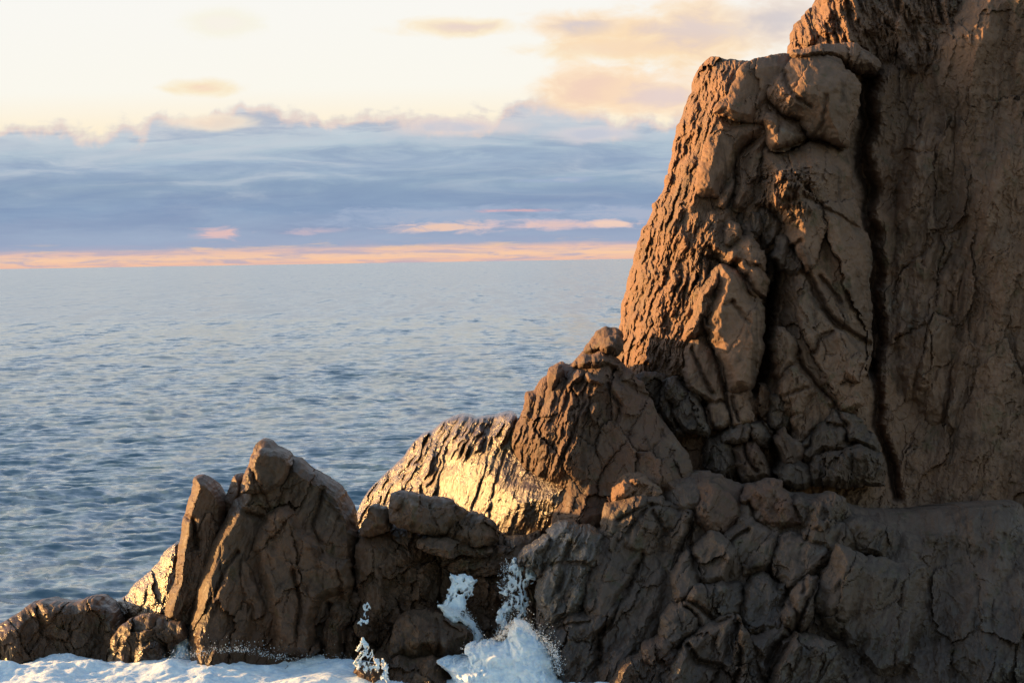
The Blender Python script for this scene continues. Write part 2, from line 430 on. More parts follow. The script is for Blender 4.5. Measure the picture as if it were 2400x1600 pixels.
# ------------------------------------------------------------------ materials
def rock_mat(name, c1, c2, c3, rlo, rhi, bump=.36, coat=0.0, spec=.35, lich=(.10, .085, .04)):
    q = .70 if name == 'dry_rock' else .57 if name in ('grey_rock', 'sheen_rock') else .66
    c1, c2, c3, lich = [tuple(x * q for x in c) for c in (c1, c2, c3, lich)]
    m = bpy.data.materials.new(name); m.use_nodes = True; nt = m.node_tree; nt.nodes.clear(); b = NB(nt)
    g = b.n('ShaderNodeNewGeometry').outputs['Position']
    n1 = b.noise(g, .35, 6, .6, .5); n2 = b.noise(g, 1.7, 8, .65, .3); n3 = b.noise(g, 9, 6, .7); n4 = b.noise(g, .9, 5, .6, 1.2)
    st = b.n('ShaderNodeMapping'); nt.links.new(g, st.inputs[0]); st.inputs['Scale'].default_value = (1.6, 1.6, .28)
    n5 = b.noise(st.outputs[0], 2.4, 7, .7, .4)
    col = b.mix(b.ss(n1, .38, .62), (*c1, 1), (*c2, 1))
    col = b.mix(b.m('MULTIPLY', b.ss(n2, .45, .72), .8), col, (*c3, 1))
    col = b.mix(b.m('MULTIPLY', b.ss(n4, .56, .7), .55), col, (*lich, 1))
    v = b.m('ADD', .55, b.m('ADD', b.m('MULTIPLY', n3, .5), b.m('MULTIPLY', n5, .4)))
    col = b.mix(1.0, col, b.comb(v, v, v), blend='MULTIPLY')
    n6 = b.noise(g, .55, 7, .62, 1.6); n7 = b.noise(st.outputs[0], .8, 6, .6, .8)
    col = b.mix(b.m('MULTIPLY', b.ss(n6, .60, .74), .5), col, (.30 * q, .26 * q, .22 * q, 1))          # pale salt and lichen
    dk = b.m('SUBTRACT', 1.0, b.m('MULTIPLY', b.ss(n7, .52, .68), .45)); col = b.mix(1.0, col, b.comb(dk, dk, dk), blend='MULTIPLY')   # dark runs
    zz = b.n('ShaderNodeSeparateXYZ'); nt.links.new(g, zz.inputs[0])
    tide = b.m('SUBTRACT', 1.0, b.ss(b.m('ADD', zz.outputs[2], b.m('MULTIPLY', n1, 4.0)), 3.0, 4.6))      # wet zone by the water
    tk = b.m('SUBTRACT', 1.0, b.m('MULTIPLY', tide, .22 if name == 'wet_rock' else .35)); col = b.mix(1.0, col, b.comb(tk, tk, tk), blend='MULTIPLY')
    bs = b.n('ShaderNodeBsdfPrincipled'); nt.links.new(col, bs.inputs['Base Color'])
    rr = b.mix(b.ss(b.m('ADD', b.m('MULTIPLY', n2, .5), b.m('MULTIPLY', n5, .5)), .4, .62), rlo, rhi, 'FLOAT')
    rr = b.m('MULTIPLY', rr, b.m('SUBTRACT', 1.0, b.m('MULTIPLY', tide, .35)))
    nt.links.new(rr, bs.inputs['Roughness']); bs.inputs['Specular IOR Level'].default_value = spec
    if coat: bs.inputs['Coat Weight'].default_value = coat; bs.inputs['Coat Roughness'].default_value = rlo
    bp = b.n('ShaderNodeBump'); bp.inputs['Strength'].default_value = bump; bp.inputs['Distance'].default_value = .10
    vo = b.n('ShaderNodeTexVoronoi', feature='DISTANCE_TO_EDGE'); nt.links.new(st.outputs[0], vo.inputs['Vector']); vo.inputs['Scale'].default_value = 1.5
    ht = b.m('ADD', b.m('ADD', b.m('MULTIPLY', n2, .9), b.m('MULTIPLY', n3, .35)), b.m('MULTIPLY', n5, .5))
    nt.links.new(ht, bp.inputs['Height']); nt.links.new(bp.outputs[0], bs.inputs['Normal'])
    if coat: nt.links.new(bp.outputs[0], bs.inputs['Coat Normal'])
    o = b.n('ShaderNodeOutputMaterial'); nt.links.new(bs.outputs[0], o.inputs[0])
    return m
DRY = rock_mat('dry_rock', (.27, .148, .092), (.20, .118, .078), (.33, .195, .130), .75, .95)
DRYRED = rock_mat('red_rock', (.17, .088, .058), (.15, .09, .062), (.20, .12, .08), .7, .95)
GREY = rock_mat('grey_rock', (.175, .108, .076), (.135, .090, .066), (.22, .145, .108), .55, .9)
DAMP = rock_mat('damp_rock', (.10, .062, .044), (.08, .056, .042), (.13, .088, .066), .35, .7, .5, 0, .4)
WET = rock_mat('wet_rock', (.155, .088, .056), (.115, .075, .050), (.19, .112, .074), .42, .7, .4, 0, .14)
SHEEN = rock_mat('sheen_rock', (.165, .122, .095), (.13, .10, .08), (.21, .165, .13), .26, .55, .45, .1, .5)
SLABM = rock_mat('wet_slab_rock', (.11, .052, .024), (.08, .040, .022), (.13, .062, .03), .24, .42, .85, .26, .62)

def foam_mat(name, alpha=1.0):
    m = bpy.data.materials.new(name); m.use_nodes = True; nt = m.node_tree; nt.nodes.clear(); b = NB(nt)
    g = b.n('ShaderNodeNewGeometry').outputs['Position']
    n1 = b.noise(g, 2.2, 8, .66, .8); n2 = b.noise(g, 11, 6, .75)
    col = b.mix(b.ss(n1, .35, .6), (.54, .69, .85, 1), (.80, .89, .97, 1))
    bs = b.n('ShaderNodeBsdfPrincipled'); nt.links.new(col, bs.inputs['Base Color'])
    bs.inputs['Roughness'].default_value = .7; bs.inputs['Subsurface Weight'].default_value = .3
    bs.inputs['Subsurface Radius'].default_value = (.3, .4, .5); bs.inputs['Subsurface Scale'].default_value = .3
    bp = b.n('ShaderNodeBump'); bp.inputs['Strength'].default_value = .6; bp.inputs['Distance'].default_value = .15
    nt.links.new(b.m('ADD', n1, b.m('MULTIPLY', n2, .5)), bp.inputs['Height']); nt.links.new(bp.outputs[0], bs.inputs['Normal'])
    o = b.n('ShaderNodeOutputMaterial'); nt.links.new(bs.outputs[0], o.inputs[0])
    return m
FOAM = foam_mat('white_foam')

def sea_mat():
    m = bpy.data.materials.new('sea_water'); m.use_nodes = True; nt = m.node_tree; nt.nodes.clear(); b = NB(nt)
    g = b.n('ShaderNodeNewGeometry').outputs['Position']
    gn = b.n('ShaderNodeNewGeometry').outputs['Normal']
    def ncol(sc, det, k, sx, sy=1.0):
        mp = b.n('ShaderNodeMapping'); nt.links.new(g, mp.inputs[0]); mp.inputs['Scale'].default_value = (sx, sy, 1)
        t = b.n('ShaderNodeTexNoise'); nt.links.new(mp.outputs[0], t.inputs['Vector'])
        t.inputs['Scale'].default_value = sc; t.inputs['Detail'].default_value = det; t.inputs['Roughness'].default_value = .6
        v = b.n('ShaderNodeVectorMath', operation='SUBTRACT'); nt.links.new(t.outputs['Color'], v.inputs[0]); v.inputs[1].default_value = (.5, .5, .5)
        w = b.n('ShaderNodeVectorMath', operation='MULTIPLY'); nt.links.new(v.outputs[0], w.inputs[0]); w.inputs[1].default_value = (k, k, 0)
        return w.outputs[0]
    tot = gn
    for args in ((2.6, 4, .38, .6), (.5, 3, .4, .5), (.13, 4, .4, .45), (1.0, 4, .5, .34, .03), (1.0, 4, .5, .14, .009)):
        w = b.n('ShaderNodeVectorMath', operation='ADD'); nt.links.new(tot, w.inputs[0]); nt.links.new(ncol(*args), w.inputs[1]); tot = w.outputs[0]
    nz = b.n('ShaderNodeVectorMath', operation='NORMALIZE'); nt.links.new(tot, nz.inputs[0])
    bs = b.n('ShaderNodeBsdfPrincipled')
    bs.inputs['Base Color'].default_value = (.065, .13, .185, 1)
    bs.inputs['Roughness'].default_value = .14; bs.inputs['IOR'].default_value = 1.34
    nt.links.new(nz.outputs[0], bs.inputs['Normal'])
    o = b.n('ShaderNodeOutputMaterial'); nt.links.new(bs.outputs[0], o.inputs[0])
    return m
SEAM = sea_mat()

# ------------------------------------------------------------------ sea: one sheet out to the horizon
def wave_height(X, Yy, sp):
    rng = np.random.RandomState(5); H = np.zeros_like(X)
    for i in range(90):
        lam = .5 * (9 / .5) ** rng.rand()
        th = R_(-95 + rng.normal(0, 38))               # travel towards the shore
        kx, ky = math.cos(th) * 2 * math.pi / lam, math.sin(th) * 2 * math.pi / lam
        amp = .0098 * min(lam, 3) ** .8 * max(1, lam / 3) ** .25 * (.6 + .8 * rng.rand()); ph = rng.rand() * 6.28
        f = np.clip((lam / sp - 2.2) / 2.5, 0, 1)
        s = np.sin(kx * X + ky * Yy + ph)
        H += f * amp * (1.3 * (1 - np.abs(s)) ** 1.3 - .6 if i % 2 else s)
    return H
def make_sea():
    yr = [55.0]
    while yr[-1] < 700: yr.append(yr[-1] * 1.0024 + .02)
    while yr[-1] < 6000: yr.append(yr[-1] * 1.006)
    while yr[-1] < 40000: yr.append(yr[-1] * 1.05)
    yr = np.array(yr)
    dense = np.linspace(-.215, .215, 760)
    tx = np.concatenate([-np.geomspace(1.6, .23, 24), dense, np.geomspace(.23, 1.6, 24)])
    T_, YY = np.meshgrid(tx, yr); XX = T_ * YY
    sp = np.maximum(np.gradient(yr)[:, None], (dense[1] - dense[0]) * YY)
    patch = .9 + .25 * fbm(XX / 40, YY / 40, 3, 3)
    H = wave_height(XX + fbm(XX / 9, YY / 9, 8, 2) * .8, YY + fbm(XX / 9, YY / 9, 18, 2) * .8, sp) * patch
    # a swell line rolling in
    c = 172 + XX * .10 + 5 * fbm(XX / 22, YY * 0 + 3, 44, 3)
    H += .45 * np.exp(-((YY - c) / 2.6) ** 2) * (.5 + .9 * np.clip(fbm(XX / 14, YY / 30, 71, 3) + .3, 0, 1))
    sh = sstep(YY, 98, 116); H = H * (.25 + .75 * sh) - .35 * (1 - sh)
    V = np.stack([XX.ravel(), YY.ravel(), H.ravel()], 1)
    r, c_ = XX.shape; I = np.arange(r * c_).reshape(r, c_)
    Q = np.stack([I[:-1, :-1], I[:-1, 1:], I[1:, 1:], I[1:, :-1]], -1).reshape(-1, 4)
    o = link_mesh('sea', V, Q, SEAM)
    tag(o, kind='structure')
make_sea()

# ------------------------------------------------------------------ cliff
def planeC(v):                       # front plane of the cliff leaning back
    return 103.2 + .3 * (15 - (v - 609) / F_PX * 105 - 8)
def fit(*a): return P(*a)
def cen_v(poly): return sum(p[1] for p in poly) / len(poly)

crag_out = P('A', 1600, 300, 1605, 250, 1620, 190, 1650, 130, 1690, 90, 1700, 60, 1725, 48, 1745, 0, 1770, -60, 1900, -160, 3000, -160, 3200, 520, 1640, 420)
crag = rock('rear_crag', crag_out, planeC(60) + 3.4, DRY, sx=0, sz=.35, r=40, e=1.5, lean=((0, 200), (1970, 1940), 1.4), anchor=(1900, 60), facet=.25, rough=.25,
            flutes=((None, -14, 26, 4.5, 1.5), (None, -8, 9, 3, .35)), step=2.6, back=5)
tag(crag, 'fluted orange lit crag rising out of the picture behind the top of the tall cliff', 'crag')

sil = P('A', 1165, 318, 1110, 345, 1065, 400, 1050, 450, 1045, 520, 1020, 570, 995, 640, 975, 700, 960, 780, 935, 870,
        915, 950, 908, 985, 878, 1010, 890, 1060, 875, 1100, 848, 1145, 812, 1180, 815, 1210, 800, 1260, 765, 1310,
        745, 1370, 715, 1440, 700, 1520) + \
      P('B', 250, 720, 240, 790, 225, 860, 205, 930, 195, 980, 190, 1040, 185, 1100, 165, 1180, 140, 1300, 133, 1380, 140, 1480) + \
      P('E', 700, 380, 760, 600, 900, 900, 1000, 1150, 1300, 1400, 4400, 2000) + \
      P('A', 3200, -500, 2500, 60, 2200, 240, 2040, 310, 1640, 322, 1560, 315, 1500, 312, 1480, 325, 1415, 332, 1400, 350, 1300, 343, 1210, 335)
flute_reg = P('A', 1165, 250, 1320, 370, 1230, 560, 1175, 650, 1120, 850, 1070, 1000, 1055, 1120, 1000, 1280) + \
            P('B', 740, 300, 900, 400, 930, 640, 860, 800, 830, 1000, 760, 1200, 640, 1500, 500, 1620, 100, 1620) + \
            P('A', 560, 1500, 700, 1100, 900, 700, 1000, 300)
cliff = rock('cliff', sil, planeC(640) + .2, DRY, anchor=(1750, 640), sx=-.03, sz=.30, r=70, e=2.4, lean=((100, 151, 229, 270, 347, 441, 540, 604, 783, 878, 1000), (1745, 1731, 1702, 1680, 1657, 1633, 1612, 1622, 1612, 1598, 1600), 1.9), facet=.26, flam=80, rough=.10, stretch=1.8, fang=12, crk=.06,
             flutes=((flute_reg, 17, 24, 5.0, 1.15), (flute_reg, 12, 8, 4.5, .5)),
             pits=.10, step=2.2, back=6, warp=.8,
             cracks=((P('B', 1250, 700, 1240, 900, 1225, 1100, 1210, 1300, 1180, 1560), 22, 4.0),
                     (P('A', 2010, 330, 2045, 440, 2015, 560, 2040, 700, 1995, 850, 2010, 980, 2050, 1100, 2030, 1220, 2065, 1340) + P('B', 2000, 560, 2035, 760, 2005, 980, 2040, 1200, 2020, 1450), 20, 3.4),
                     (P('P', 2040, 850, 2062, 930, 2050, 1000, 2085, 1070, 2100, 1160), 11, 1.8),
                     (P('A', 2060, 330, 2080, 700, 2090, 1100), 60, 1.5)),
             dents=((2160, 520, 120, 700, 4.0),))
tag(cliff, 'tall brown sea cliff with a sunlit ribbed left face and shaded blocky front', 'cliff')

def cb(name, poly, h=.6, mat=DRY, par=None, **k):
    """a block standing h metres proud of the cliff's front plane"""
    par = cliff if par is None else par
    k.setdefault('sz', .30); k.setdefault('back', 3.0); k.setdefault('grow', 4); k.setdefault('fang', 14); k.setdefault('stretch', 1.5)
    if name in ('block', 'slab', 'knob', 'rib', 'foot', 'shoulder'):
        rs = random.Random(int(cen_v(poly) * 7 + poly[0][0])); k['e'] = k.get('e', 1) * .75; k['r'] = k.get('r', 24) * .6; k['smoothk'] = 0; k['warp'] = 1.25
        k['sx'] = k.get('sx', 0) + rs.uniform(-.12, .22); k['sz'] += rs.uniform(-.15, .25); h = .3 + (h - .3) * .8
    return rock(name, poly, planeC(cen_v(poly)) - h, mat, par, **k)

cb('panel', P('A', 1310, 380, 1400, 350, 1480, 328, 1560, 335, 1620, 350, 1600, 400, 1560, 450, 1530, 520, 1480, 590, 1420, 640, 1400, 690, 1330, 705, 1180, 650, 1178, 600, 1240, 560, 1290, 470),
   .1, r=22, e=.9, sx=.4, tr=.6, flam=110, cracks=())
cb('panel', P('A', 1175, 662, 1330, 705, 1400, 695, 1465, 715, 1420, 790, 1345, 830, 1285, 900, 1270, 1000, 1200, 1065, 1185, 1135, 1085, 1125, 1055, 1080, 1078, 950, 1120, 850, 1160, 740),
   .35, r=26, e=1.1, sx=.35, tr=.6, flam=110)
cb('rib', P('A', 1280, 905, 1345, 830, 1400, 790, 1478, 720, 1475, 790, 1432, 860, 1425, 990, 1385, 1150, 1350, 1210, 1250, 1210, 1240, 1150, 1290, 1050),
   .1, r=30, e=1.0, sx=-.1, stretch=2, facet=.35, flam=60)
cb('panel', P('A', 1190, 1062, 1270, 1040, 1262, 1100, 1240, 1190, 1180, 1180), .1, r=14, e=.6, sx=.1)
cb('block', P('A', 1405, 640, 1440, 600, 1500, 560, 1500, 640, 1470, 700, 1410, 680), .1, r=16, e=.6)
# big rounded head block and its neighbour
cb('block', P('A', 1478, 515, 1498, 470, 1540, 440, 1556, 400, 1590, 365, 1640, 335, 1720, 325, 1810, 330, 1870, 355, 1940, 400, 1975, 450, 1988, 520, 1982, 640, 1955, 720, 1940, 800, 1900, 850, 1850, 832, 1780, 806, 1720, 790, 1680, 740, 1650, 690, 1560, 662, 1510, 642, 1480, 590),
   2.2, r=120, e=3.0, sx=.08, tr=.45, flam=140, facet=.15, rough=.08,
   flutes=((P('A', 1460, 480, 1560, 400, 1620, 500, 1600, 680, 1500, 640), 30, 12, 2, .35),),
   cracks=((P('A', 1555, 400, 1580, 480, 1640, 560, 1720, 620), 5, .4), (P('A', 1800, 560, 1780, 700, 1740, 780), 6, .35)))
cb('block', P('A', 1462, 690, 1480, 650, 1512, 640, 1540, 668, 1560, 690, 1640, 700, 1690, 750, 1706, 792, 1650, 830, 1560, 868, 1512, 862, 1488, 800, 1478, 730),
   1.1, r=40, e=1.2, sx=.1, tr=.5, cracks=((P('A', 1520, 650, 1535, 700, 1530, 760), 4, .35),))
# pillar on the right with its lit rough left flank
pil = P('A', 1432, 860, 1480, 835, 1520, 862, 1560, 880, 1620, 852, 1700, 818, 1790, 842, 1850, 880, 1930, 935, 1945, 1000, 1930, 1080, 1960, 1160, 1995, 1250, 2020, 1340) + \
      P('B', 1985, 470, 2000, 600, 2000, 1300, 1990, 1600) + P('E', 2300, 620, 1900, 760, 1640, 700, 1620, 600) + \
      P('B', 1320, 1500, 1285, 1350, 1285, 1220, 1320, 1130, 1340, 950, 1350, 850, 1372, 760, 1315, 700, 1300, 560, 1315, 490, 1340, 440, 1290, 320, 1200, 285, 1112, 262) + \
      P('A', 1390, 1120, 1415, 1040, 1424, 960)
cb('pillar', pil, 1.3, r=60, e=2.8, sx=-.04, sz=.26, tr=.75, flam=105, facet=.42, rough=.2, stretch=1.6, fang=-18, step=2.3,
   flutes=((P('B', 1100, 260, 1190, 100, 1210, 0, 1250, -40, 1480, -30, 1600, 90, 1580, 300, 1420, 430, 1340, 440, 1280, 320), 14, 17, 2.6, 1.0),
           (P('B', 1190, -40, 1600, -40, 1620, 120, 1400, 80, 1200, 120), 60, 14, 1.6, .6)),
   cracks=((P('B', 1450, 560, 1520, 740, 1600, 900, 1650, 1010, 1740, 1120, 1850, 1180, 1985, 1290), 9, 1.0),
           (P('B', 1500, 520, 1450, 560, 1420, 640), 7, .6),
           (P('B', 1640, 780, 1720, 860, 1790, 970), 6, .5),
           (P('B', 1590, 1340, 1620, 1240, 1720, 1180), 6, .5),
           (P('B', 1320, 1150, 1400, 1230, 1470, 1340), 6, .5),
           (P('A', 1560, 1150, 1700, 1140, 1850, 1230, 1990, 1300), 6, .5)))
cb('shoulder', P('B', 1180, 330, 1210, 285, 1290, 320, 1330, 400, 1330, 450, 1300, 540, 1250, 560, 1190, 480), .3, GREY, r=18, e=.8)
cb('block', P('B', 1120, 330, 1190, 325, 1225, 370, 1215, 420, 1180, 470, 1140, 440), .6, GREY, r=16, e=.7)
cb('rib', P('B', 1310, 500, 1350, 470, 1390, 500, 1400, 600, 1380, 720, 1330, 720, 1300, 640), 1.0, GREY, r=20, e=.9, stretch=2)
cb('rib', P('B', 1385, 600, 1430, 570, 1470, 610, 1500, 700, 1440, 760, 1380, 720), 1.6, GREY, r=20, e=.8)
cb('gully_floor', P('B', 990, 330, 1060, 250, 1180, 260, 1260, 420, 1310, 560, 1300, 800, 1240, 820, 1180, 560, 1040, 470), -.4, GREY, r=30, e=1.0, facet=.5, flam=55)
cb('block', P('B', 1060, 480, 1075, 400, 1110, 370, 1150, 420, 1165, 500, 1120, 530, 1080, 510), .3, r=18, e=.7)
# hump and its knobs
cb('hump', P('B', 640, 520, 690, 430, 740, 360, 800, 270, 850, 255, 950, 262, 990, 300, 1000, 380, 1010, 430, 1060, 470, 1130, 500, 1185, 560, 1225, 610, 1243, 700, 1258, 790, 1240, 900, 1225, 990, 1150, 960, 1070, 850, 900, 760, 760, 690, 680, 620),
   1.0, r=60, e=2.6, sx=-.28, facet=.32, rough=.22,
   flutes=((P('B', 620, 560, 700, 400, 780, 300, 900, 330, 930, 500, 900, 700, 760, 700), 20, 17, 2.2, .9),),
   cracks=((P('B', 830, 570, 900, 660, 990, 710, 1060, 800), 7, .8),))
cb('knob', P('B', 918, 530, 925, 440, 950, 390, 975, 385, 1040, 450, 1050, 500, 1000, 550, 940, 560), 1.6, r=22, e=1.2, sx=-.2)
cb('knob', P('B', 930, 620, 960, 560, 1010, 540, 1050, 490, 1130, 500, 1185, 560, 1225, 620, 1240, 720, 1160, 720, 1080, 700, 1010, 690, 960, 680), 1.8, r=34, e=1.5, sx=-.12)
cb('knob', P('B', 1008, 690, 1030, 645, 1070, 632, 1150, 680, 1225, 700, 1255, 800, 1240, 900, 1180, 930, 1100, 860, 1040, 760), 2.0, r=34, e=1.5, sx=-.05)
# big smooth panel below the hump with a lit left edge
cb('panel', P('B', 900, 690, 960, 700, 1010, 720, 1060, 790, 1120, 880, 1215, 985, 1228, 1100, 1215, 1250, 1195, 1400, 1170, 1500) +
   P('E', 1620, 250, 1585, 420, 1560, 462, 1440, 472, 1400, 420, 1340, 235, 1295, 95, 1260, -20) + P('B', 830, 1150, 835, 1050, 855, 950, 880, 850, 890, 780),
   2.3, r=30, e=1.8, sx=.22, tr=.6, facet=.18, flam=150, rough=.15,
   cracks=((P('B', 1000, 960, 1060, 1040, 1130, 1120), 5, .25), (P('B', 940, 980, 1010, 960), 4, .25)))
cb('lobe', P('B', 655, 1200, 665, 1060, 700, 960, 720, 870, 790, 820, 850, 740, 900, 690, 925, 740, 885, 860, 862, 950, 858, 1050, 835, 1150, 790, 1110, 775, 1165, 745, 1225, 700, 1225, 650, 1290, 640, 1240),
   1.9, r=34, e=2.0, sx=-.75, facet=.15, flutes=((None, 12, 22, 3, .7),), dents=((1653, 745, 12, 20, .9), (1640, 790, 9, 10, .8)))
cb('slab', P('B', 640, 1470, 650, 1300, 690, 1235, 760, 1215, 825, 1160, 870, 1320, 930, 1500) + P('E', 1400, 520, 1440, 680, 1312, 700, 1282, 560, 1180, 440, 1125, 340),
   1.7, r=18, e=.9, sx=.02, facet=.15, flam=150, cracks=((P('E', 1180, 180, 1240, 330, 1310, 480), 5, .5), (P('E', 1270, 560, 1400, 540), 4, .4)))
cb('slab', P('E', 1018, 400, 1090, 382, 1180, 478, 1285, 590, 1315, 700, 1290, 765, 1220, 735, 1130, 700, 1080, 640, 1030, 520),
   1.5, GREY, r=20, e=.9, facet=.3, flam=50, pits=.1)
cb('foot', P('E', 790, 380, 860, 350, 1010, 360, 1025, 430, 1040, 560, 1080, 660, 1120, 760, 1060, 760, 930, 540, 840, 440), .6, GREY, r=20, e=1.0, facet=.35, flam=45)
cb('slab', P('E', 1400, 480, 1450, 462, 1560, 458, 1572, 540, 1565, 650, 1500, 680, 1440, 700), 1.6, r=16, e=.8, cracks=((P('E', 1450, 490, 1490, 660), 4, .4),))
cb('slab', P('E', 1610, 640, 1640, 430, 1670, 430, 1700, 520, 1690, 600, 1640, 660), .5, r=14, e=.7)
cb('slab', P('E', 1710, 200, 1740, 62, 1795, 50, 1845, 115, 1872, 190, 1875, 270, 1830, 315, 1780, 385, 1740, 335), 1.9, r=26, e=1.1)
cb('slab', P('E', 1985, 130, 2010, 60, 2090, 60, 2200, 120, 2300, 220, 2310, 350, 2280, 400, 2190, 380, 2100, 425, 2030, 440, 1985, 300), 1.9, r=28, e=1.1)
cb('slab', P('E', 1748, 430, 1790, 355, 1840, 312, 1880, 325, 1960, 410, 2000, 462, 1955, 505, 1900, 600, 1855, 680, 1800, 570, 1755, 500), 2.1, r=18, e=.9,
   flutes=((None, 5, 16, 4, .3),), cracks=((P('E', 1760, 500, 1860, 460, 1960, 440), 4, .35), (P('E', 1830, 620, 1900, 610), 4, .3)))
cb('slab', P('E', 1710, 500, 1750, 500, 1800, 580, 1830, 640, 1790, 720, 1740, 720, 1700, 640), 2.0, GREY, r=16, e=.8, facet=.35, flam=40)
cb('block', P('E', 1960, 505, 2050, 468, 2100, 520, 2112, 600, 2060, 685, 1985, 725, 1945, 770, 1900, 835, 1852, 800, 1856, 690, 1900, 605), 2.4, r=28, e=1.2)
cb('block', P('E', 2100, 432, 2200, 384, 2292, 402, 2310, 560, 2210, 605, 2120, 592), 2.2, r=24, e=1.0)
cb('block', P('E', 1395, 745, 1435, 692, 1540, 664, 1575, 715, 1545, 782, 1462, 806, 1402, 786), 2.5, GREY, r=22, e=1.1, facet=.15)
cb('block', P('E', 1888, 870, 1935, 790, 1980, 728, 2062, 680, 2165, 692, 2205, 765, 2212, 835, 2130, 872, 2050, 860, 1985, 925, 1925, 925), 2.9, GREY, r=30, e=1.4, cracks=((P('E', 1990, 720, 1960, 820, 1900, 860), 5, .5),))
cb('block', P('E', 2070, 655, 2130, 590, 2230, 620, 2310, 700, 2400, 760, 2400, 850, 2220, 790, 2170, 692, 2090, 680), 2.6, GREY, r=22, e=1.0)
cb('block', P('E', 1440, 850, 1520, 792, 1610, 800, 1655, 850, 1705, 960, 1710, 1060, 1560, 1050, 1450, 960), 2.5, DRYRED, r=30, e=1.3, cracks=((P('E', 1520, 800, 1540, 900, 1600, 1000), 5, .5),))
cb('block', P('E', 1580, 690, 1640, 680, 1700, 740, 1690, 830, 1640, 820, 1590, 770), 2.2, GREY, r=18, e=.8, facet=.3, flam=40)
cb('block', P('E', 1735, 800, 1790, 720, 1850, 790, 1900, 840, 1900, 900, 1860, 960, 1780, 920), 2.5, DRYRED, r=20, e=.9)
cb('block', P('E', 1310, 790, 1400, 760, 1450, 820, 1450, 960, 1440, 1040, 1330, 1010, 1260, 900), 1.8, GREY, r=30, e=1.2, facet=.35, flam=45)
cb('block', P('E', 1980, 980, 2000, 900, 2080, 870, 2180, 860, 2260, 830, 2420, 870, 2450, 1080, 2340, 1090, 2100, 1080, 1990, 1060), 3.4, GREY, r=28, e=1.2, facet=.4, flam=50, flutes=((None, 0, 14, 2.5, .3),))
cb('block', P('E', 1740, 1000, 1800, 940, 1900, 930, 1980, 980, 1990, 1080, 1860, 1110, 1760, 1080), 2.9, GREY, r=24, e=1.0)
cb('buttress', P('P', 2110, 330, 2180, 200, 2300, 100, 2520, 20, 2520, 1150, 2200, 1150, 2120, 1020, 2080, 820, 2090, 560), -2.0, r=90, e=3.6, sx=.45, facet=.6, flutes=((None, 8, 60, 4, 1.0),), flam=110, step=2.6, stretch=1.6)
cb('ledge', P('A', 1612, 322, 1625, 285, 1700, 290, 1760, 265, 1830, 262, 1940, 255, 2010, 290, 2080, 320, 2100, 400, 2000, 420, 1880, 360, 1800, 330, 1700, 330), .2, r=22, e=1.4, sx=.1, facet=.3, flam=50)

# ------------------------------------------------------------------ dark ridge running down from the cliff
rid_out = P('E', 0, 720, 45, 650, 85, 580, 88, 490, 112, 474, 158, 468, 172, 420, 190, 390, 236, 366, 255, 315, 330, 274, 345, 288, 395, 292,
            440, 240, 475, 205, 560, 205, 700, 235, 745, 310, 810, 355, 870, 432, 905, 520, 1000, 690, 1100, 790, 1165, 900, 1195, 1000, 1190, 1150, 900, 1300, 600, 1450, 240, 1480,
            245, 1390, 270, 1290, 325, 1190, 352, 1095, 260, 1065, 150, 1010, 60, 950, 0, 870)
ridge = rock('rock_ridge', rid_out, 99.6, DRYRED, anchor=(1420, 1010), sx=-.25, sz=.55, r=60, e=1.6, tr=.6, lean=((800, 870, 1000, 1100, 1300), (1500, 1400, 1345, 1340, 1330), 1.25), facet=.3, flam=70, rough=.12, step=2.2, warp=.7, back=5,
             flutes=((P('E', -80, 600, 150, 420, 380, 300, 560, 420, 560, 640, 420, 900, 330, 1080, 200, 1300, -80, 1300), 17, 22, 8, 1.1),
                     (P('E', -80, 700, 450, 500, 450, 900, 300, 1300, -80, 1300), 15, 9, 4, .3)),
             cracks=((P('E', 620, 240, 720, 400, 900, 520), 8, .5), (P('E', 690, 650, 720, 560, 640, 430), 6, .4)))
tag(ridge, 'dark reddish ridge with ribbed edge between the tall cliff and the shiny wet slab', 'rock')
def rb(name, poly, Y, mat=DRYRED, par=None, **k): return rock(name, poly, Y + .4, mat, ridge if par is None else par, **k)
rb('knob', P('E', 470, 215, 505, 150, 540, 92, 600, 50, 660, 48, 720, 62, 735, 150, 700, 240, 560, 250), 101.9, r=30, e=2.2, sx=-.2, facet=.3)
rb('knob', P('E', 552, 210, 575, 155, 605, 122, 690, 100, 720, 170, 710, 240, 640, 240), 101.0, r=22, e=1.2)
rb('block', P('E', 395, 295, 440, 240, 500, 225, 640, 205, 740, 300, 800, 350, 700, 350, 560, 320, 440, 330), 101.2, r=20, e=1.2)
rb('block', P('E', 235, 372, 255, 315, 330, 276, 342, 330, 335, 385, 300, 480, 240, 470), 100.7, r=22, e=1.4)
rb('block', P('E', 360, 400, 400, 355, 440, 335, 470, 370, 460, 430, 400, 430, 380, 520, 350, 500), 99.9, r=18, e=1.3, sx=-.3)
rb('block', P('E', 478, 380, 495, 345, 540, 352, 600, 420, 560, 430, 500, 412), 99.6, r=14, e=.9, sx=-.3)
rb('face', P('E', 560, 520, 640, 440, 740, 470, 860, 560, 980, 720, 1080, 840, 1150, 960, 1160, 1060, 900, 1160, 680, 1150, 480, 1000, 440, 800, 480, 640), 99.4, r=80, e=1.8, sx=.1, sz=.45, facet=.35, flam=90)
rb('spur', P('E', 300, 660, 340, 630, 480, 590, 560, 520, 600, 620, 520, 800, 420, 880, 380, 860, 330, 760), 99.2, r=34, e=1.6, sx=-.2, flutes=((None, 40, 16, 2, .5),))

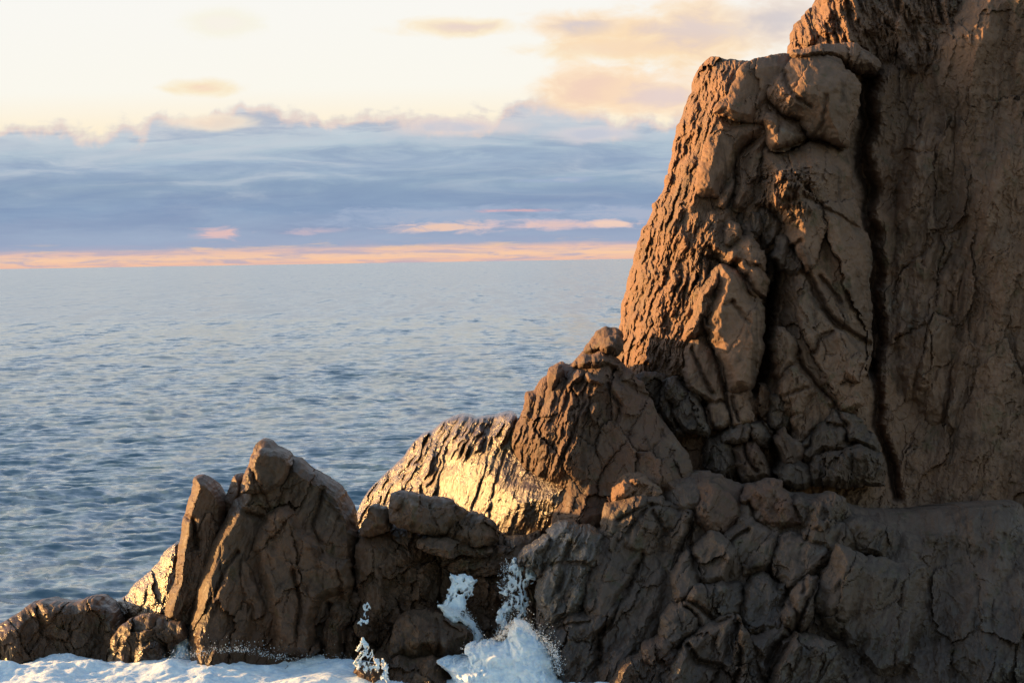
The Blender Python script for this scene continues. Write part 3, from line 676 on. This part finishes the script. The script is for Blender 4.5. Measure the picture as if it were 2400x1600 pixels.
# ------------------------------------------------------------------ shiny wet slab
slab_out = P('D', 75, 640, 85, 600, 120, 540, 155, 480, 250, 388, 330, 310, 385, 240, 430, 190, 488, 150, 520, 148, 545, 118, 590, 90, 640, 62, 690, 56,
             780, 74, 880, 62, 950, 38, 1010, 60, 1060, 250, 1200, 360, 1340, 430, 1320, 600, 1230, 700, 1170, 760, 1100, 820, 1060, 900, 900, 1000, 500, 1000, 100, 900)
slab = rock('wet_slab', slab_out, 105.0, SLABM, sx=-1.5, sz=.47, r=110, e=2.8, facet=.06, flam=110, rough=.06, tr=.32, crk=.1, stretch=2.2, fang=20, step=2.0, warp=.6, back=5,
            flutes=((P('D', 0, 700, 200, 300, 500, 60, 1100, 0, 1150, 150, 800, 250, 560, 340, 480, 560, 100, 800), 28, 30, 7, 1.2), (None, 24, 40, 9, .22), (None, 18, 9, 7, .10)),
            cracks=((P('D', 860, 180, 830, 300, 800, 430, 740, 600), 4, .16), (P('D', 930, 250, 880, 400, 845, 600, 830, 720), 4, .14), (P('D', 600, 250, 560, 400, 530, 520), 4, .14)))
tag(slab, 'long sloping wet slab shining gold in the sun behind the cascade boulders', 'rock')

# ------------------------------------------------------------------ rocks and boulders around the cascades
def boulder(poly, Y, label, mat=WET, name='boulder', group=None, **k):
    k.setdefault('r', 24); k.setdefault('e', 1.0); k.setdefault('sz', .5); k.setdefault('back', 1.6); k.setdefault('facet', .3); k.setdefault('flam', 75); k['e'] *= .7; k.setdefault('crk', .12)
    o = rock(name, poly, Y, mat, None, **k)
    tag(o, label, 'boulder' if name == 'boulder' else 'rock', group); return o
mid = rock('rock_bed', P('D', 60, 760, 100, 690, 300, 640, 700, 640, 1000, 760, 1150, 700, 1180, 1000, 1150, 1300, 1100, 1700, 0, 1700, 30, 1200), 97.0, WET, sx=0, sz=.75, r=50, e=1.2, facet=.55, flam=60, rough=.25, step=2.6)
tag(mid, 'dark wet rock bed between the left stack and right outcrop, under the white cascades', 'rock')
boulder(P('D', 262, 650, 280, 560, 272, 505, 300, 488, 395, 505, 500, 512, 560, 520, 640, 548, 715, 600, 700, 650, 640, 700, 555, 742, 430, 730, 330, 690), 97.4,
        'flat topped dark wet boulder right in front of the shining slab', sx=.1, sz=.7, flam=80)
boulder(P('D', 262, 590, 268, 520, 300, 500, 340, 515, 370, 560, 300, 640), 97.1, 'small wedge of wet rock with a lit left edge at the slab foot', sx=-.2, r=16)
boulder(P('D', 545, 748, 580, 690, 640, 622, 715, 600, 790, 612, 850, 650, 885, 710, 885, 785, 700, 795, 640, 775), 97.0,
        'dark wedge shaped boulder with gold lit ribs on its left, under the slab', sx=-.1, flutes=((P('D', 540, 740, 640, 600, 700, 620, 680, 780), 14, 14, 5, .5),))
boulder(P('D', 100, 745, 108, 690, 142, 620, 150, 578, 200, 568, 265, 580, 285, 640, 300, 700, 170, 735), 97.2, 'dark wet boulder beside the cleft right of the left stack')
boulder(P('D', 75, 900, 90, 745, 170, 730, 290, 695, 400, 740, 480, 800, 585, 890, 612, 950, 610, 1030, 580, 1100, 560, 1155, 500, 1165, 380, 1170, 330, 1185, 290, 1245, 240, 1262, 150, 1235, 125, 1190, 108, 1100, 82, 1000), 96.6,
        'large dark wet rock mass left of the two waterfalls', name='rock_mass', r=45, e=1.5, sx=.05, sz=.45, facet=.45, flam=80, stretch=1.6)
boulder(P('D', 425, 760, 480, 745, 560, 748, 700, 772, 820, 778, 870, 800, 830, 855, 700, 835, 600, 872, 490, 842, 445, 805), 96.6, 'low wet ledge lying over the left waterfall', sz=1.2, r=16, e=.6, flutes=((None, 75, 20, 4, .3),))
boulder(P('D', 600, 905, 700, 835, 850, 800, 960, 808, 1020, 832, 1045, 900, 950, 932, 850, 962, 720, 962, 612, 952), 96.3, 'wet rock step between the tops of both waterfalls', sz=.9, r=20, e=.8, flutes=((None, 70, 18, 4, .35),))
boulder(P('D', 1028, 850, 1070, 838, 1092, 870, 1066, 935, 1032, 930), 96.0, 'small stone standing in for a dark notch at the top of the right waterfall', r=10, e=.5)  # solid stone put in where there is a dark notch
boulder(P('D', 725, 980, 850, 965, 945, 958, 962, 1010, 950, 1085, 932, 1180, 905, 1240, 875, 1350, 810, 1352, 780, 1290, 720, 1232, 688, 1190, 698, 1100, 728, 1040), 95.8,
        'tall dark rock standing between the two waterfalls', r=30, e=1.3, facet=.4, flam=50, stretch=.6)
boulder(P('D', 1040, 910, 1090, 930, 1135, 985, 1132, 1085, 1100, 1160, 1090, 1260, 1050, 1240, 1040, 1180, 1050, 1080, 1010, 990), 95.7, 'wet brown rock under thin running water right of the right waterfall', r=22, e=.9)
boulder(P('D', 948, 1200, 960, 1155, 990, 1140, 1022, 1155, 1028, 1210, 990, 1245, 955, 1240), 95.4, 'small round stone parting the right waterfall', r=14, e=.7)
boulder(P('D', 880, 1075, 930, 1058, 960, 1080, 950, 1118, 900, 1122), 95.5, 'small wet stone on the left edge of the right waterfall', r=12, e=.6)
boulder(P('D', 592, 1110, 605, 1070, 630, 1058, 645, 1090, 640, 1130, 610, 1142), 95.6, 'small dark stone poking through the left waterfall', r=12, e=.6)
boulder(P('D', 262, 1350, 290, 1250, 335, 1185, 385, 1158, 520, 1160, 570, 1170, 600, 1205, 650, 1240, 735, 1240, 748, 1330, 705, 1375, 722, 1420, 650, 1442, 540, 1442, 400, 1440, 280, 1440), 93.4,
        'big rounded brown boulder below the left waterfall', r=45, e=1.6, facet=.28, flam=90, cracks=((P('D', 540, 1200, 550, 1300, 545, 1400), 5, .3),))
boulder(P('D', 668, 1245, 735, 1240, 745, 1325, 705, 1345, 680, 1300), 94.5, 'narrow dark stone beside the curl of the left waterfall', r=14, e=.6)
boulder(P('D', 220, 1620, 240, 1500, 285, 1430, 370, 1440, 500, 1432, 570, 1450, 625, 1505, 665, 1620, 640, 1700, 240, 1700), 91.0, 'low brown boulder awash at the bottom edge of the picture', r=40, e=1.4, facet=.25, flutes=((None, 5, 22, 4, .3),))
boulder(P('D', 60, 1500, 110, 1480, 200, 1482, 240, 1530, 250, 1600, 150, 1640, 110, 1540), 91.0, 'dark wet rock with thin water strands beside the white surf', r=18, e=.8)
boulder(P('D', 170, 1450, 185, 1420, 240, 1425, 262, 1460, 250, 1500, 200, 1490), 91.4, 'small dark stone wrapped by thin water strands', r=12, e=.6)
boulder(P('C', 1168, 1250, 1190, 1208, 1262, 1222, 1285, 1262, 1262, 1300, 1190, 1300), 94.9, 'small capped stone at the right foot of the left stack', r=14, e=.7)

# ------------------------------------------------------------------ the left stack and its pinnacles
st_out = P('C', 415, 610, 470, 490, 497, 462, 535, 335, 562, 268, 598, 155, 625, 134, 660, 128, 695, 142, 722, 178, 785, 202, 822, 246, 872, 245, 922, 302, 982, 332, 1050, 375,
           1120, 432, 1172, 525, 1200, 585, 1212, 700, 1203, 850, 1196, 980, 1206, 1060, 1180, 1150, 1190, 1210, 1190, 1290, 1210, 1400, 1160, 1520, 1000, 1560, 800, 1560, 440, 1560, 200, 1560,
           215, 1400, 200, 1300, 250, 1050, 300, 860, 335, 715)
stack = rock('sea_stack', st_out, 97.4, WET, sx=.30, sz=.62, r=26, e=1.6, facet=.34, flam=120, rough=.07, tr=.8, step=2.1, warp=.55, back=4, stretch=1.6, fang=20, crk=.1,
             flutes=((P('C', 200, 1300, 300, 860, 410, 600, 500, 450, 560, 500, 500, 700, 420, 950, 330, 1200, 300, 1350), 24, 34, 8, .45),
                     (P('C', 950, 330, 1050, 380, 1200, 560, 1210, 700, 1050, 560), -52, 22, 5, .4)),
             cracks=((P('C', 815, 240, 800, 310, 760, 380), 5, .5), (P('C', 495, 465, 540, 560, 640, 580), 6, .4),
                     (P('C', 500, 780, 420, 900, 370, 1050), 5, .4), (P('C', 1040, 1100, 1080, 1250), 6, .5)))
tag(stack, 'tall pointed dark wet sea stack standing left of centre above the surf', 'sea stack')
def sb(name, poly, Y, **k):
    k.setdefault('facet', .2); k['e'] *= .7; k['sx'] = k.get('sx', 0) + .18; k['r'] *= .6; k.setdefault('tr', .8); return rock(name, poly, Y, WET, stack, **k)
sb('peak', P('C', 540, 400, 565, 300, 600, 195, 650, 175, 720, 195, 790, 215, 815, 260, 790, 330, 740, 400, 700, 440, 600, 440, 520, 440), 98.0, r=18, e=.8, sx=.25, sz=.5, flam=110)
sb('hump', P('C', 585, 870, 578, 770, 608, 655, 645, 630, 650, 582, 700, 542, 770, 520, 830, 545, 900, 640, 990, 715, 1060, 800, 1180, 840, 1192, 980, 1150, 1100, 1060, 1060, 985, 1110, 950, 1250, 1000, 1420, 700, 1420, 690, 1200, 655, 1050),
   95.6, r=45, e=2.0, sx=.08, sz=.55, flam=110, facet=.32)
sb('flank', P('C', 478, 920, 500, 830, 540, 760, 575, 800, 620, 950, 670, 1050, 692, 1200, 695, 1400, 590, 1390, 555, 1150, 500, 1020), 95.5, r=26, e=1.3, sx=-.15, sz=.4, flam=110)
sb('foot', P('C', 990, 1450, 1010, 1250, 1060, 1090, 1120, 1120, 1170, 1190, 1130, 1270, 1130, 1380, 1100, 1480), 95.0, r=26, e=1.2, flutes=((None, 20, 20, 4, .4),))
sb('foot', P('C', 220, 1430, 260, 1290, 400, 1250, 560, 1260, 600, 1330, 560, 1420, 440, 1400, 340, 1460, 250, 1490), 95.2, r=26, e=1.2)
sb('ledge', P('C', 740, 1420, 860, 1395, 980, 1420, 1100, 1470, 1000, 1500, 800, 1490), 94.7, r=14, e=.7, sz=.9)
pin_out = P('C', 200, 1270, 70, 1210, 75, 1120, 95, 1010, 128, 950, 148, 760, 172, 610, 205, 500, 225, 430, 240, 346, 262, 337, 300, 356, 350, 374, 380, 410, 405, 458, 440, 520, 420, 700, 400, 900, 330, 1100, 280, 1300)
pin = rock('rock_pinnacle', pin_out, 97.6, WET, sx=.2, sz=.35, r=18, e=1.8, tr=.7, facet=.22, flam=80, rough=.08, step=2.1, warp=.5, back=3, stretch=2, fang=12,
           flutes=((P('C', 60, 1200, 130, 700, 240, 560, 330, 700, 260, 1200), 12, 22, 6, .3),), cracks=((P('C', 170, 585, 240, 600, 250, 760), 5, .5),))
tag(pin, 'narrow flat tipped rock pinnacle with a gold lit left edge beside the left stack', 'rock pinnacle')
sp = rock('rock_spire', P('C', 405, 500, 430, 440, 455, 388, 468, 346, 490, 334, 522, 345, 545, 380, 540, 520, 440, 600), 98.8, WET, sx=-.1, sz=.3, r=20, e=1.3, facet=.15, step=2.1, back=2, warp=.5)
tag(sp, 'small rock spire wedged between the pinnacle and the left stack', 'rock')
low = rock('sunlit_rock', P('C', -420, 1300, -330, 1190, -200, 1080, -90, 960, 0, 885, 25, 860, 55, 795, 90, 760, 140, 725, 160, 780, 150, 960, 110, 1100, 110, 1260, 0, 1300), 99.6, SLABM, sx=-1.4, sz=.47, r=30, e=1.0, facet=.08, flam=50, rough=.05, tr=.35, back=3,
           flutes=((None, 10, 20, 6, .3),))
tag(low, 'low wet rock blazing gold in the sun at the far left edge', 'rock')
boulder(P('C', -260, 1330, -180, 1200, -60, 1160, 20, 1165, 90, 1175, 200, 1260, 205, 1300, 130, 1340, 90, 1400, 85, 1460, 0, 1500, -260, 1500), 95.6, 'dark boulder below the gold lit rock at the left edge', mat=WET, r=30)
boulder(P('C', -100, 1330, 10, 1310, 70, 1360, 82, 1440, 40, 1470, -100, 1470), 94.7, 'reddish dark stone sitting in the surf at the left edge', mat=DAMP, r=16)

# ------------------------------------------------------------------ right outcrop
def planeF(v):                       # its stepped slope: nearer towards the bottom
    return 98.5 - (v - 1090) / 510.0 * 9.0
oc_out = P('F', 180, 720, 130, 640, 50, 600, 110, 620, 150, 550, 200, 500, 260, 450, 350, 390, 520, 385, 590, 420, 600, 330, 612, 262, 660, 225, 690, 110, 780, 30, 960, 70, 1150, 50, 1300, 35, 1480, 120, 1700, 90, 1900, 180,
           2100, 180, 2400, 300, 3600, 200, 3600, 1700, 330, 1700, 300, 1400, 285, 1250, 235, 1150, 155, 1080, 165, 900)
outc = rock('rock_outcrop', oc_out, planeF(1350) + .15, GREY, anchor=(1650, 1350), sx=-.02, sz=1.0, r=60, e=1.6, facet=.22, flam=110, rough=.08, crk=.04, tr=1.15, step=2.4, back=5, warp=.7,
            flutes=((P('F', 20, 500, 600, 300, 600, 900, 500, 1400, 200, 1400), 25, 34, 4.5, .6),))
tag(outc, 'broad grey brown shaded outcrop of broken blocks filling the lower right', 'outcrop')
def ob(name, poly, h=.9, mat=GREY, **k):
    k.setdefault('sz', .75); k.setdefault('r', 28); k.setdefault('e', 1.2); k.setdefault('back', 2.0); k.setdefault('flam', 80); k.setdefault('grow', 7); k.setdefault('fang', 24); k.setdefault('stretch', 1.4)
    rs = random.Random(int(cen_v(poly) * 7 + poly[0][0])); k['e'] *= .6; k['r'] *= .6; k['smoothk'] = 0; k['warp'] = 1.25
    k['sx'] = k.get('sx', 0) + rs.uniform(-.05, .38); k['sz'] += rs.uniform(-.3, .3); h = .35 + (h - .9) * .65
    return rock(name, poly, planeF(cen_v(poly)) - h, mat, outc, **k)
ob('slope', P('F', 560, 1080, 470, 920, 560, 600, 620, 330, 780, 300, 1000, 560, 1060, 700, 1050, 850, 990, 1090, 900, 1160, 760, 1300, 640, 1420, 560, 1400), .6, r=60, e=1.6, sz=.9, facet=.35, flam=110, fang=28, stretch=1.7,
   flutes=((None, 28, 60, 5, .45),), cracks=((P('F', 830, 640, 760, 760, 640, 960, 580, 1100, 560, 1260), 7, .5),))
ob('sheet', P('F', 160, 740, 200, 600, 238, 470, 262, 395, 350, 362, 440, 400, 540, 395, 585, 470, 565, 600, 490, 700, 465, 920, 360, 960, 240, 1010, 185, 900), .9, SHEEN, r=38, e=1.6, flutes=((None, 24, 26, 5, .5),), facet=.25,
   cracks=((P('F', 260, 630, 380, 610, 500, 620), 5, .4), (P('F', 380, 480, 340, 640, 300, 780), 6, .45)))
ob('foot', P('F', 200, 1050, 260, 990, 500, 930, 700, 870, 725, 920, 645, 1050, 575, 1090, 560, 1260, 530, 1350, 480, 1460, 330, 1460, 290, 1220), .9, DAMP, r=40, e=1.5, facet=.3, cracks=((P('F', 300, 1040, 400, 1000, 500, 990), 4, .3), (P('F', 560, 1080, 650, 980), 4, .3)))
ob('crest', P('F', 60, 620, 95, 545, 160, 500, 235, 465, 240, 465, 205, 600, 165, 700, 120, 650, 62, 580), .5, SHEEN, r=20, e=1.0, flutes=((None, 12, 16, 5, .35),))
ob('knob', P('F', 672, 200, 684, 120, 735, 62, 780, 28, 832, 14, 900, 48, 942, 108, 968, 150, 880, 215, 760, 225), 1.3, DRY, r=34, e=1.9, sx=-.25, flutes=((None, 30, 20, 2, .6),))
ob('slope', P('F', 600, 420, 606, 300, 640, 236, 720, 205, 860, 200, 1000, 196, 1110, 270, 1172, 300, 1150, 420, 1118, 520, 1050, 650, 980, 660, 860, 560, 760, 520, 660, 480), .9, r=38, e=1.5, facet=.35, sx=-.1,
   cracks=((P('F', 920, 240, 820, 330, 760, 420), 5, .4), (P('F', 930, 270, 1000, 400), 4, .3)))
ob('boulder', P('F', 960, 120, 985, 55, 1060, 50, 1150, 52, 1220, 36, 1300, 35, 1400, 68, 1480, 130, 1525, 205, 1565, 270, 1530, 360, 1400, 410, 1290, 400, 1180, 310, 1110, 250, 1040, 190), 1.5, DRYRED, r=55, e=2.3, sx=-.12, facet=.2, flam=120,
   dents=((1632, 1168, 12, 16, 1.1),), flutes=((P('F', 1150, 140, 1270, 140, 1270, 280, 1150, 280), 10, 13, 1.5, .4),))
ob('boulder', P('F', 1525, 200, 1560, 130, 1620, 120, 1700, 84, 1762, 100, 1802, 170, 1852, 260, 1885, 350, 1800, 385, 1650, 385, 1600, 320), 1.4, DRYRED, r=32, e=1.6, flutes=((None, -20, 22, 3, .3),))
ob('block', P('F', 1860, 215, 1900, 184, 1980, 228, 1990, 300, 1965, 395, 1885, 345), 1.2, r=20, e=1.0)
ob('block', P('F', 1978, 380, 1988, 250, 2010, 214, 2038, 232, 2060, 195, 2112, 178, 2152, 200, 2202, 270, 2225, 320, 2150, 390, 2050, 402), 1.8, r=22, e=1.2, flutes=((None, 8, 20, 4, .6),))
ob('block', P('F', 2150, 375, 2210, 318, 2330, 340, 2480, 400, 2450, 560, 2280, 510, 2230, 445), 1.6, r=24, e=1.2)
ob('block', P('F', 1928, 432, 1980, 390, 2100, 374, 2200, 385, 2236, 450, 2245, 530, 2110, 535, 2040, 492), 1.9, r=26, e=1.1)
ob('block', P('F', 1408, 470, 1428, 402, 1488, 372, 1500, 338, 1560, 333, 1640, 374, 1722, 390, 1765, 440, 1745, 510, 1725, 610, 1650, 665, 1550, 695, 1480, 770, 1400, 750, 1440, 600), 1.6, r=34, e=1.6, cracks=((P('F', 1540, 400, 1450, 470), 5, .4),))
ob('block', P('F', 1185, 530, 1230, 482, 1330, 418, 1368, 468, 1402, 480, 1445, 560, 1425, 660, 1385, 735, 1270, 755, 1220, 740, 1200, 640), 1.9, r=32, e=1.4)
ob('block', P('F', 1048, 750, 1060, 650, 1090, 572, 1150, 520, 1190, 520, 1198, 640, 1218, 720, 1180, 790, 1140, 865, 1080, 850), 2.0, r=26, e=1.3)
ob('boulder', P('F', 1735, 560, 1760, 446, 1830, 430, 1940, 444, 2040, 490, 2112, 542, 2060, 605, 1990, 675, 1900, 722, 1800, 765, 1742, 700), 2.0, r=36, e=1.6, facet=.2)
ob('boulder', P('F', 2085, 660, 2110, 560, 2142, 514, 2240, 518, 2380, 600, 2700, 640, 2700, 1300, 2400, 1420, 2160, 1160, 2085, 1070, 1980, 950, 1972, 880, 2018, 750), 2.6, r=70, e=2.2, facet=.25, flam=130, step=3)
ob('boulder', P('F', 1782, 975, 1828, 860, 1888, 742, 1960, 700, 2012, 722, 1985, 850, 1962, 960, 1905, 1042, 1862, 1072), 2.2, r=28, e=1.4, cracks=((P('F', 1915, 720, 1910, 800), 6, .5),))
ob('boulder', P('F', 1255, 830, 1290, 780, 1380, 750, 1480, 765, 1515, 850, 1505, 950, 1400, 985, 1340, 1012, 1280, 950), 1.8, DAMP, r=30, e=1.5)
ob('boulder', P('F', 1500, 950, 1530, 780, 1600, 690, 1650, 680, 1750, 765, 1805, 840, 1782, 965, 1742, 1055, 1600, 1085, 1530, 1055), 1.4, DAMP, r=36, e=1.6)
ob('block', P('F', 1760, 780, 1850, 720, 1900, 720, 1840, 850, 1790, 940, 1760, 880), 1.4, DAMP, r=20, e=1.0)
ob('block', P('F', 982, 1095, 1005, 1000, 1058, 902, 1122, 858, 1182, 912, 1215, 985, 1205, 1060, 1130, 1100, 1060, 1180, 990, 1200), 2.0, r=26, e=1.3, cracks=((P('F', 1120, 860, 1200, 930), 5, .4),))
ob('block', P('F', 1150, 870, 1200, 800, 1260, 780, 1280, 900, 1330, 1010, 1250, 1040, 1215, 950), 1.7, r=20, e=1.0)
ob('block', P('F', 1030, 1360, 1150, 1152, 1240, 1082, 1340, 1012, 1430, 968, 1472, 1050, 1482, 1200, 1500, 1260, 1500, 1500, 1030, 1500), 2.3, r=34, e=1.6, facet=.25, flam=120, cracks=((P('F', 1150, 1160, 1240, 1260, 1400, 1300), 6, .5),))
ob('block', P('F', 1476, 1250, 1458, 1060, 1480, 985, 1540, 1075, 1600, 1180, 1632, 1280, 1660, 1500, 1490, 1500), 2.2, r=24, e=1.2, facet=.4, flam=45)
ob('block', P('F', 1560, 1100, 1700, 1070, 1780, 1000, 1860, 1070, 1800, 1160, 1720, 1290, 1660, 1400, 1620, 1250), 1.5, r=28, e=1.3, cracks=((P('F', 1780, 1100, 1680, 1260), 7, .6),))
ob('boulder', P('F', 1715, 1290, 1800, 1152, 1882, 1098, 2000, 1118, 2100, 1170, 2200, 1280, 2340, 1420, 2340, 1520, 1715, 1520), 2.4, r=36, e=1.6, facet=.3)
ob('block', P('F', 860, 1180, 980, 1120, 1080, 1180, 1120, 1240, 1040, 1330, 940, 1290, 880, 1240), 1.2, DRYRED, r=20, e=1.0, facet=.35, flam=45)
ob('block', P('F', 640, 1440, 740, 1300, 870, 1215, 900, 1255, 935, 1270, 955, 1500, 640, 1500), 2.0, r=22, e=1.1, facet=.4, flam=45, flutes=((None, 12, 20, 3, .4),))
ob('block', P('F', 942, 1320, 958, 1262, 1032, 1250, 1085, 1270, 1050, 1500, 950, 1500), 2.1, r=18, e=.9, facet=.3, flam=40)

shore = rock('surf_shade_rock', P('P', -60, 1500, 20, 1450, 90, 1405, 150, 1420, 215, 1400, 262, 1430, 300, 1480, 310, 1620, -60, 1620), 97.6, WET, sx=.15, sz=.5, r=26, e=1.2, facet=.3, step=2.4, back=3)  # added rock, put in on the sun side to shade the surf
tag(shore, 'low dark wet rock added to shade the surf, farthest left of the rocks', 'rock')

# ------------------------------------------------------------------ surf and cascades
def make_surf():
    xs = np.arange(-24, 6.5, .045 * 1.3); ys = np.arange(82, 98.5, .07)
    X, Y = np.meshgrid(xs, ys)
    f = billow(X / 1.5, Y / 1.5, 3, 6, .5)
    H = .06 + .15 * (f - .35) + .25 * fbm(X / 4, Y / 4, 9, 3)
    H += .20 * np.exp(-((Y - 94.6 - .6 * np.sin(X * .7)) / 1.0) ** 2) * (.6 + .6 * fbm(X / 1.2, Y / 1.2, 21, 3))
    H += .5 * sstep(-X, 8, 13) * np.exp(-((Y - 93.5) / 2) ** 2) * .3
    V = np.stack([X.ravel(), Y.ravel(), H.ravel()], 1)
    r, c = X.shape; I = np.arange(r * c).reshape(r, c)
    Q = np.stack([I[:-1, :-1], I[:-1, 1:], I[1:, 1:], I[1:, :-1]], -1).reshape(-1, 4)
    o = link_mesh('surf', V, Q, FOAM); tag(o, kind='stuff')
make_surf()
surge = rock('surge', P('D', 520, 1440, 640, 1460, 730, 1440, 695, 1385, 720, 1350, 850, 1345, 900, 1330, 935, 1280, 975, 1235, 1010, 1225, 1050, 1245, 1085, 1300, 1160, 1330, 1200, 1390, 1222, 1420, 1215, 1500, 1240, 1550, 1300, 1535, 1380, 1530, 1440, 1560, 1500, 1700, 640, 1700, 660, 1580, 600, 1500),
             90.2, FOAM, sz=.6, r=45, e=1.4, facet=0, rough=.3, foam=.3, step=2.0, back=2, warp=1.4)
tag(surge, 'burst of white foam surging up between the dark boulders and right outcrop', 'surf')
spl = rock('splash', P('C', 85, 1440, 110, 1340, 150, 1300, 228, 1285, 225, 1380, 215, 1420, 285, 1380, 270, 1470, 180, 1560, 60, 1560), 95.6, FOAM, sz=.5, r=20, e=.6, facet=0, foam=.35, step=2.2, back=1, warp=1.3)
tag(spl, 'white splash rising in the gap between the left edge boulders and the stack', 'surf')
def water(poly, Y, label, lace=(13, .42, 2.2), **k):
    o = rock('cascade', poly, Y, FOAM, None, sz=k.pop('sz', .5), r=10, e=.25, facet=0, rough=.03, foam=.05, step=1.5, back=.06, lace=lace, warp=1.2, **k)
    return tag(o, label, 'waterfall', 'cascades running off the rocks')
water(P('D', 605, 960, 660, 955, 745, 958, 770, 1000, 735, 1060, 700, 1120, 695, 1190, 740, 1215, 790, 1290, 805, 1380, 740, 1390, 735, 1270, 690, 1230, 620, 1220, 565, 1160, 562, 1120, 595, 1060, 612, 1010), 94.9,
      'white waterfall pouring down left of the tall dark rock, curling at its foot', lace=(14, .75, 2))
water(P('D', 940, 860, 985, 850, 1000, 900, 1060, 930, 1125, 965, 1120, 985, 1070, 1000, 1060, 1080, 1045, 1120, 1040, 1230, 1018, 1230, 1015, 1150, 975, 1150, 945, 1230, 905, 1310, 888, 1200, 925, 1120, 950, 1090, 905, 1070, 920, 1010, 950, 940), 94.6,
      'lacy white waterfall right of the tall dark rock, falling into the surge', lace=(13, .46, 2))
water(P('C', 1190, 1330, 1240, 1290, 1275, 1330, 1310, 1390, 1330, 1430, 1380, 1420, 1395, 1500, 1410, 1560, 1370, 1560, 1330, 1480, 1240, 1500, 1170, 1460, 1210, 1400), 90.4,
      'thin lacy stream of water over the small rocks right of the stack', lace=(12, .42, 2))
water(P('C', 1190, 1210, 1225, 1200, 1278, 1212, 1262, 1225, 1205, 1222), 94.2, 'little white cap of water on a small stone', lace=None)
water(P('C', 1228, 1090, 1250, 1075, 1268, 1110, 1255, 1200, 1240, 1200, 1245, 1130), 94.6, 'thin trickle high in the cleft right of the stack', lace=(10, .4, 2))

def spray(name, regions, n, seed, label):
    rng = np.random.RandomState(seed); base = np.array([(0, 0, 1), (.94, 0, -.33), (-.47, .82, -.33), (-.47, -.82, -.33)])
    tri = np.array([(0, 1, 2), (0, 2, 3), (0, 3, 1), (1, 3, 2)])
    Vs = []; Ts = []
    for (line, Y, up, sp_) in regions:
        line = np.array(line); seg = rng.randint(0, len(line) - 1, n); t = rng.rand(n)[:, None]
        p = line[seg] * (1 - t) + line[seg + 1] * t
        d = rng.exponential(up, n)
        u = p[:, 0] + rng.normal(0, sp_, n); v = p[:, 1] - d + rng.normal(0, 3, n)
        c = at(u, v, Y + rng.normal(0, .5, n)); s = .010 + .022 * rng.rand(n) ** 3
        for k in range(n):
            Ts.append(tri + len(Vs) * 4); Vs.append(base * s[k] + c[k])
    V = np.concatenate(Vs); T = np.concatenate(Ts)
    o = link_mesh(name, V, np.zeros((0, 4), int), FOAM, None, T); tag(o, kind='stuff')
spray('spray', ((P('D', 695, 1385, 850, 1345, 935, 1280, 1010, 1225, 1085, 1300, 1200, 1390, 1222, 1480), 90.4, 5, 5),
                (P('C', 90, 1440, 280, 1400, 430, 1380, 560, 1380, 800, 1440, 1000, 1460, 1180, 1460), 93.9, 7, 6),
                (P('D', 570, 1140, 700, 1190, 790, 1330), 94.5, 5, 6),
                (P('D', 930, 900, 960, 1100, 900, 1300, 1030, 1230), 94.3, 6, 9),
                (P('D', 900, 1330, 1010, 1235, 1160, 1340, 1215, 1430, 1230, 1540), 90.0, 10, 8)), 1500, 4, '')
for o in SC.objects:
    if '_org' in o: del o['_org']
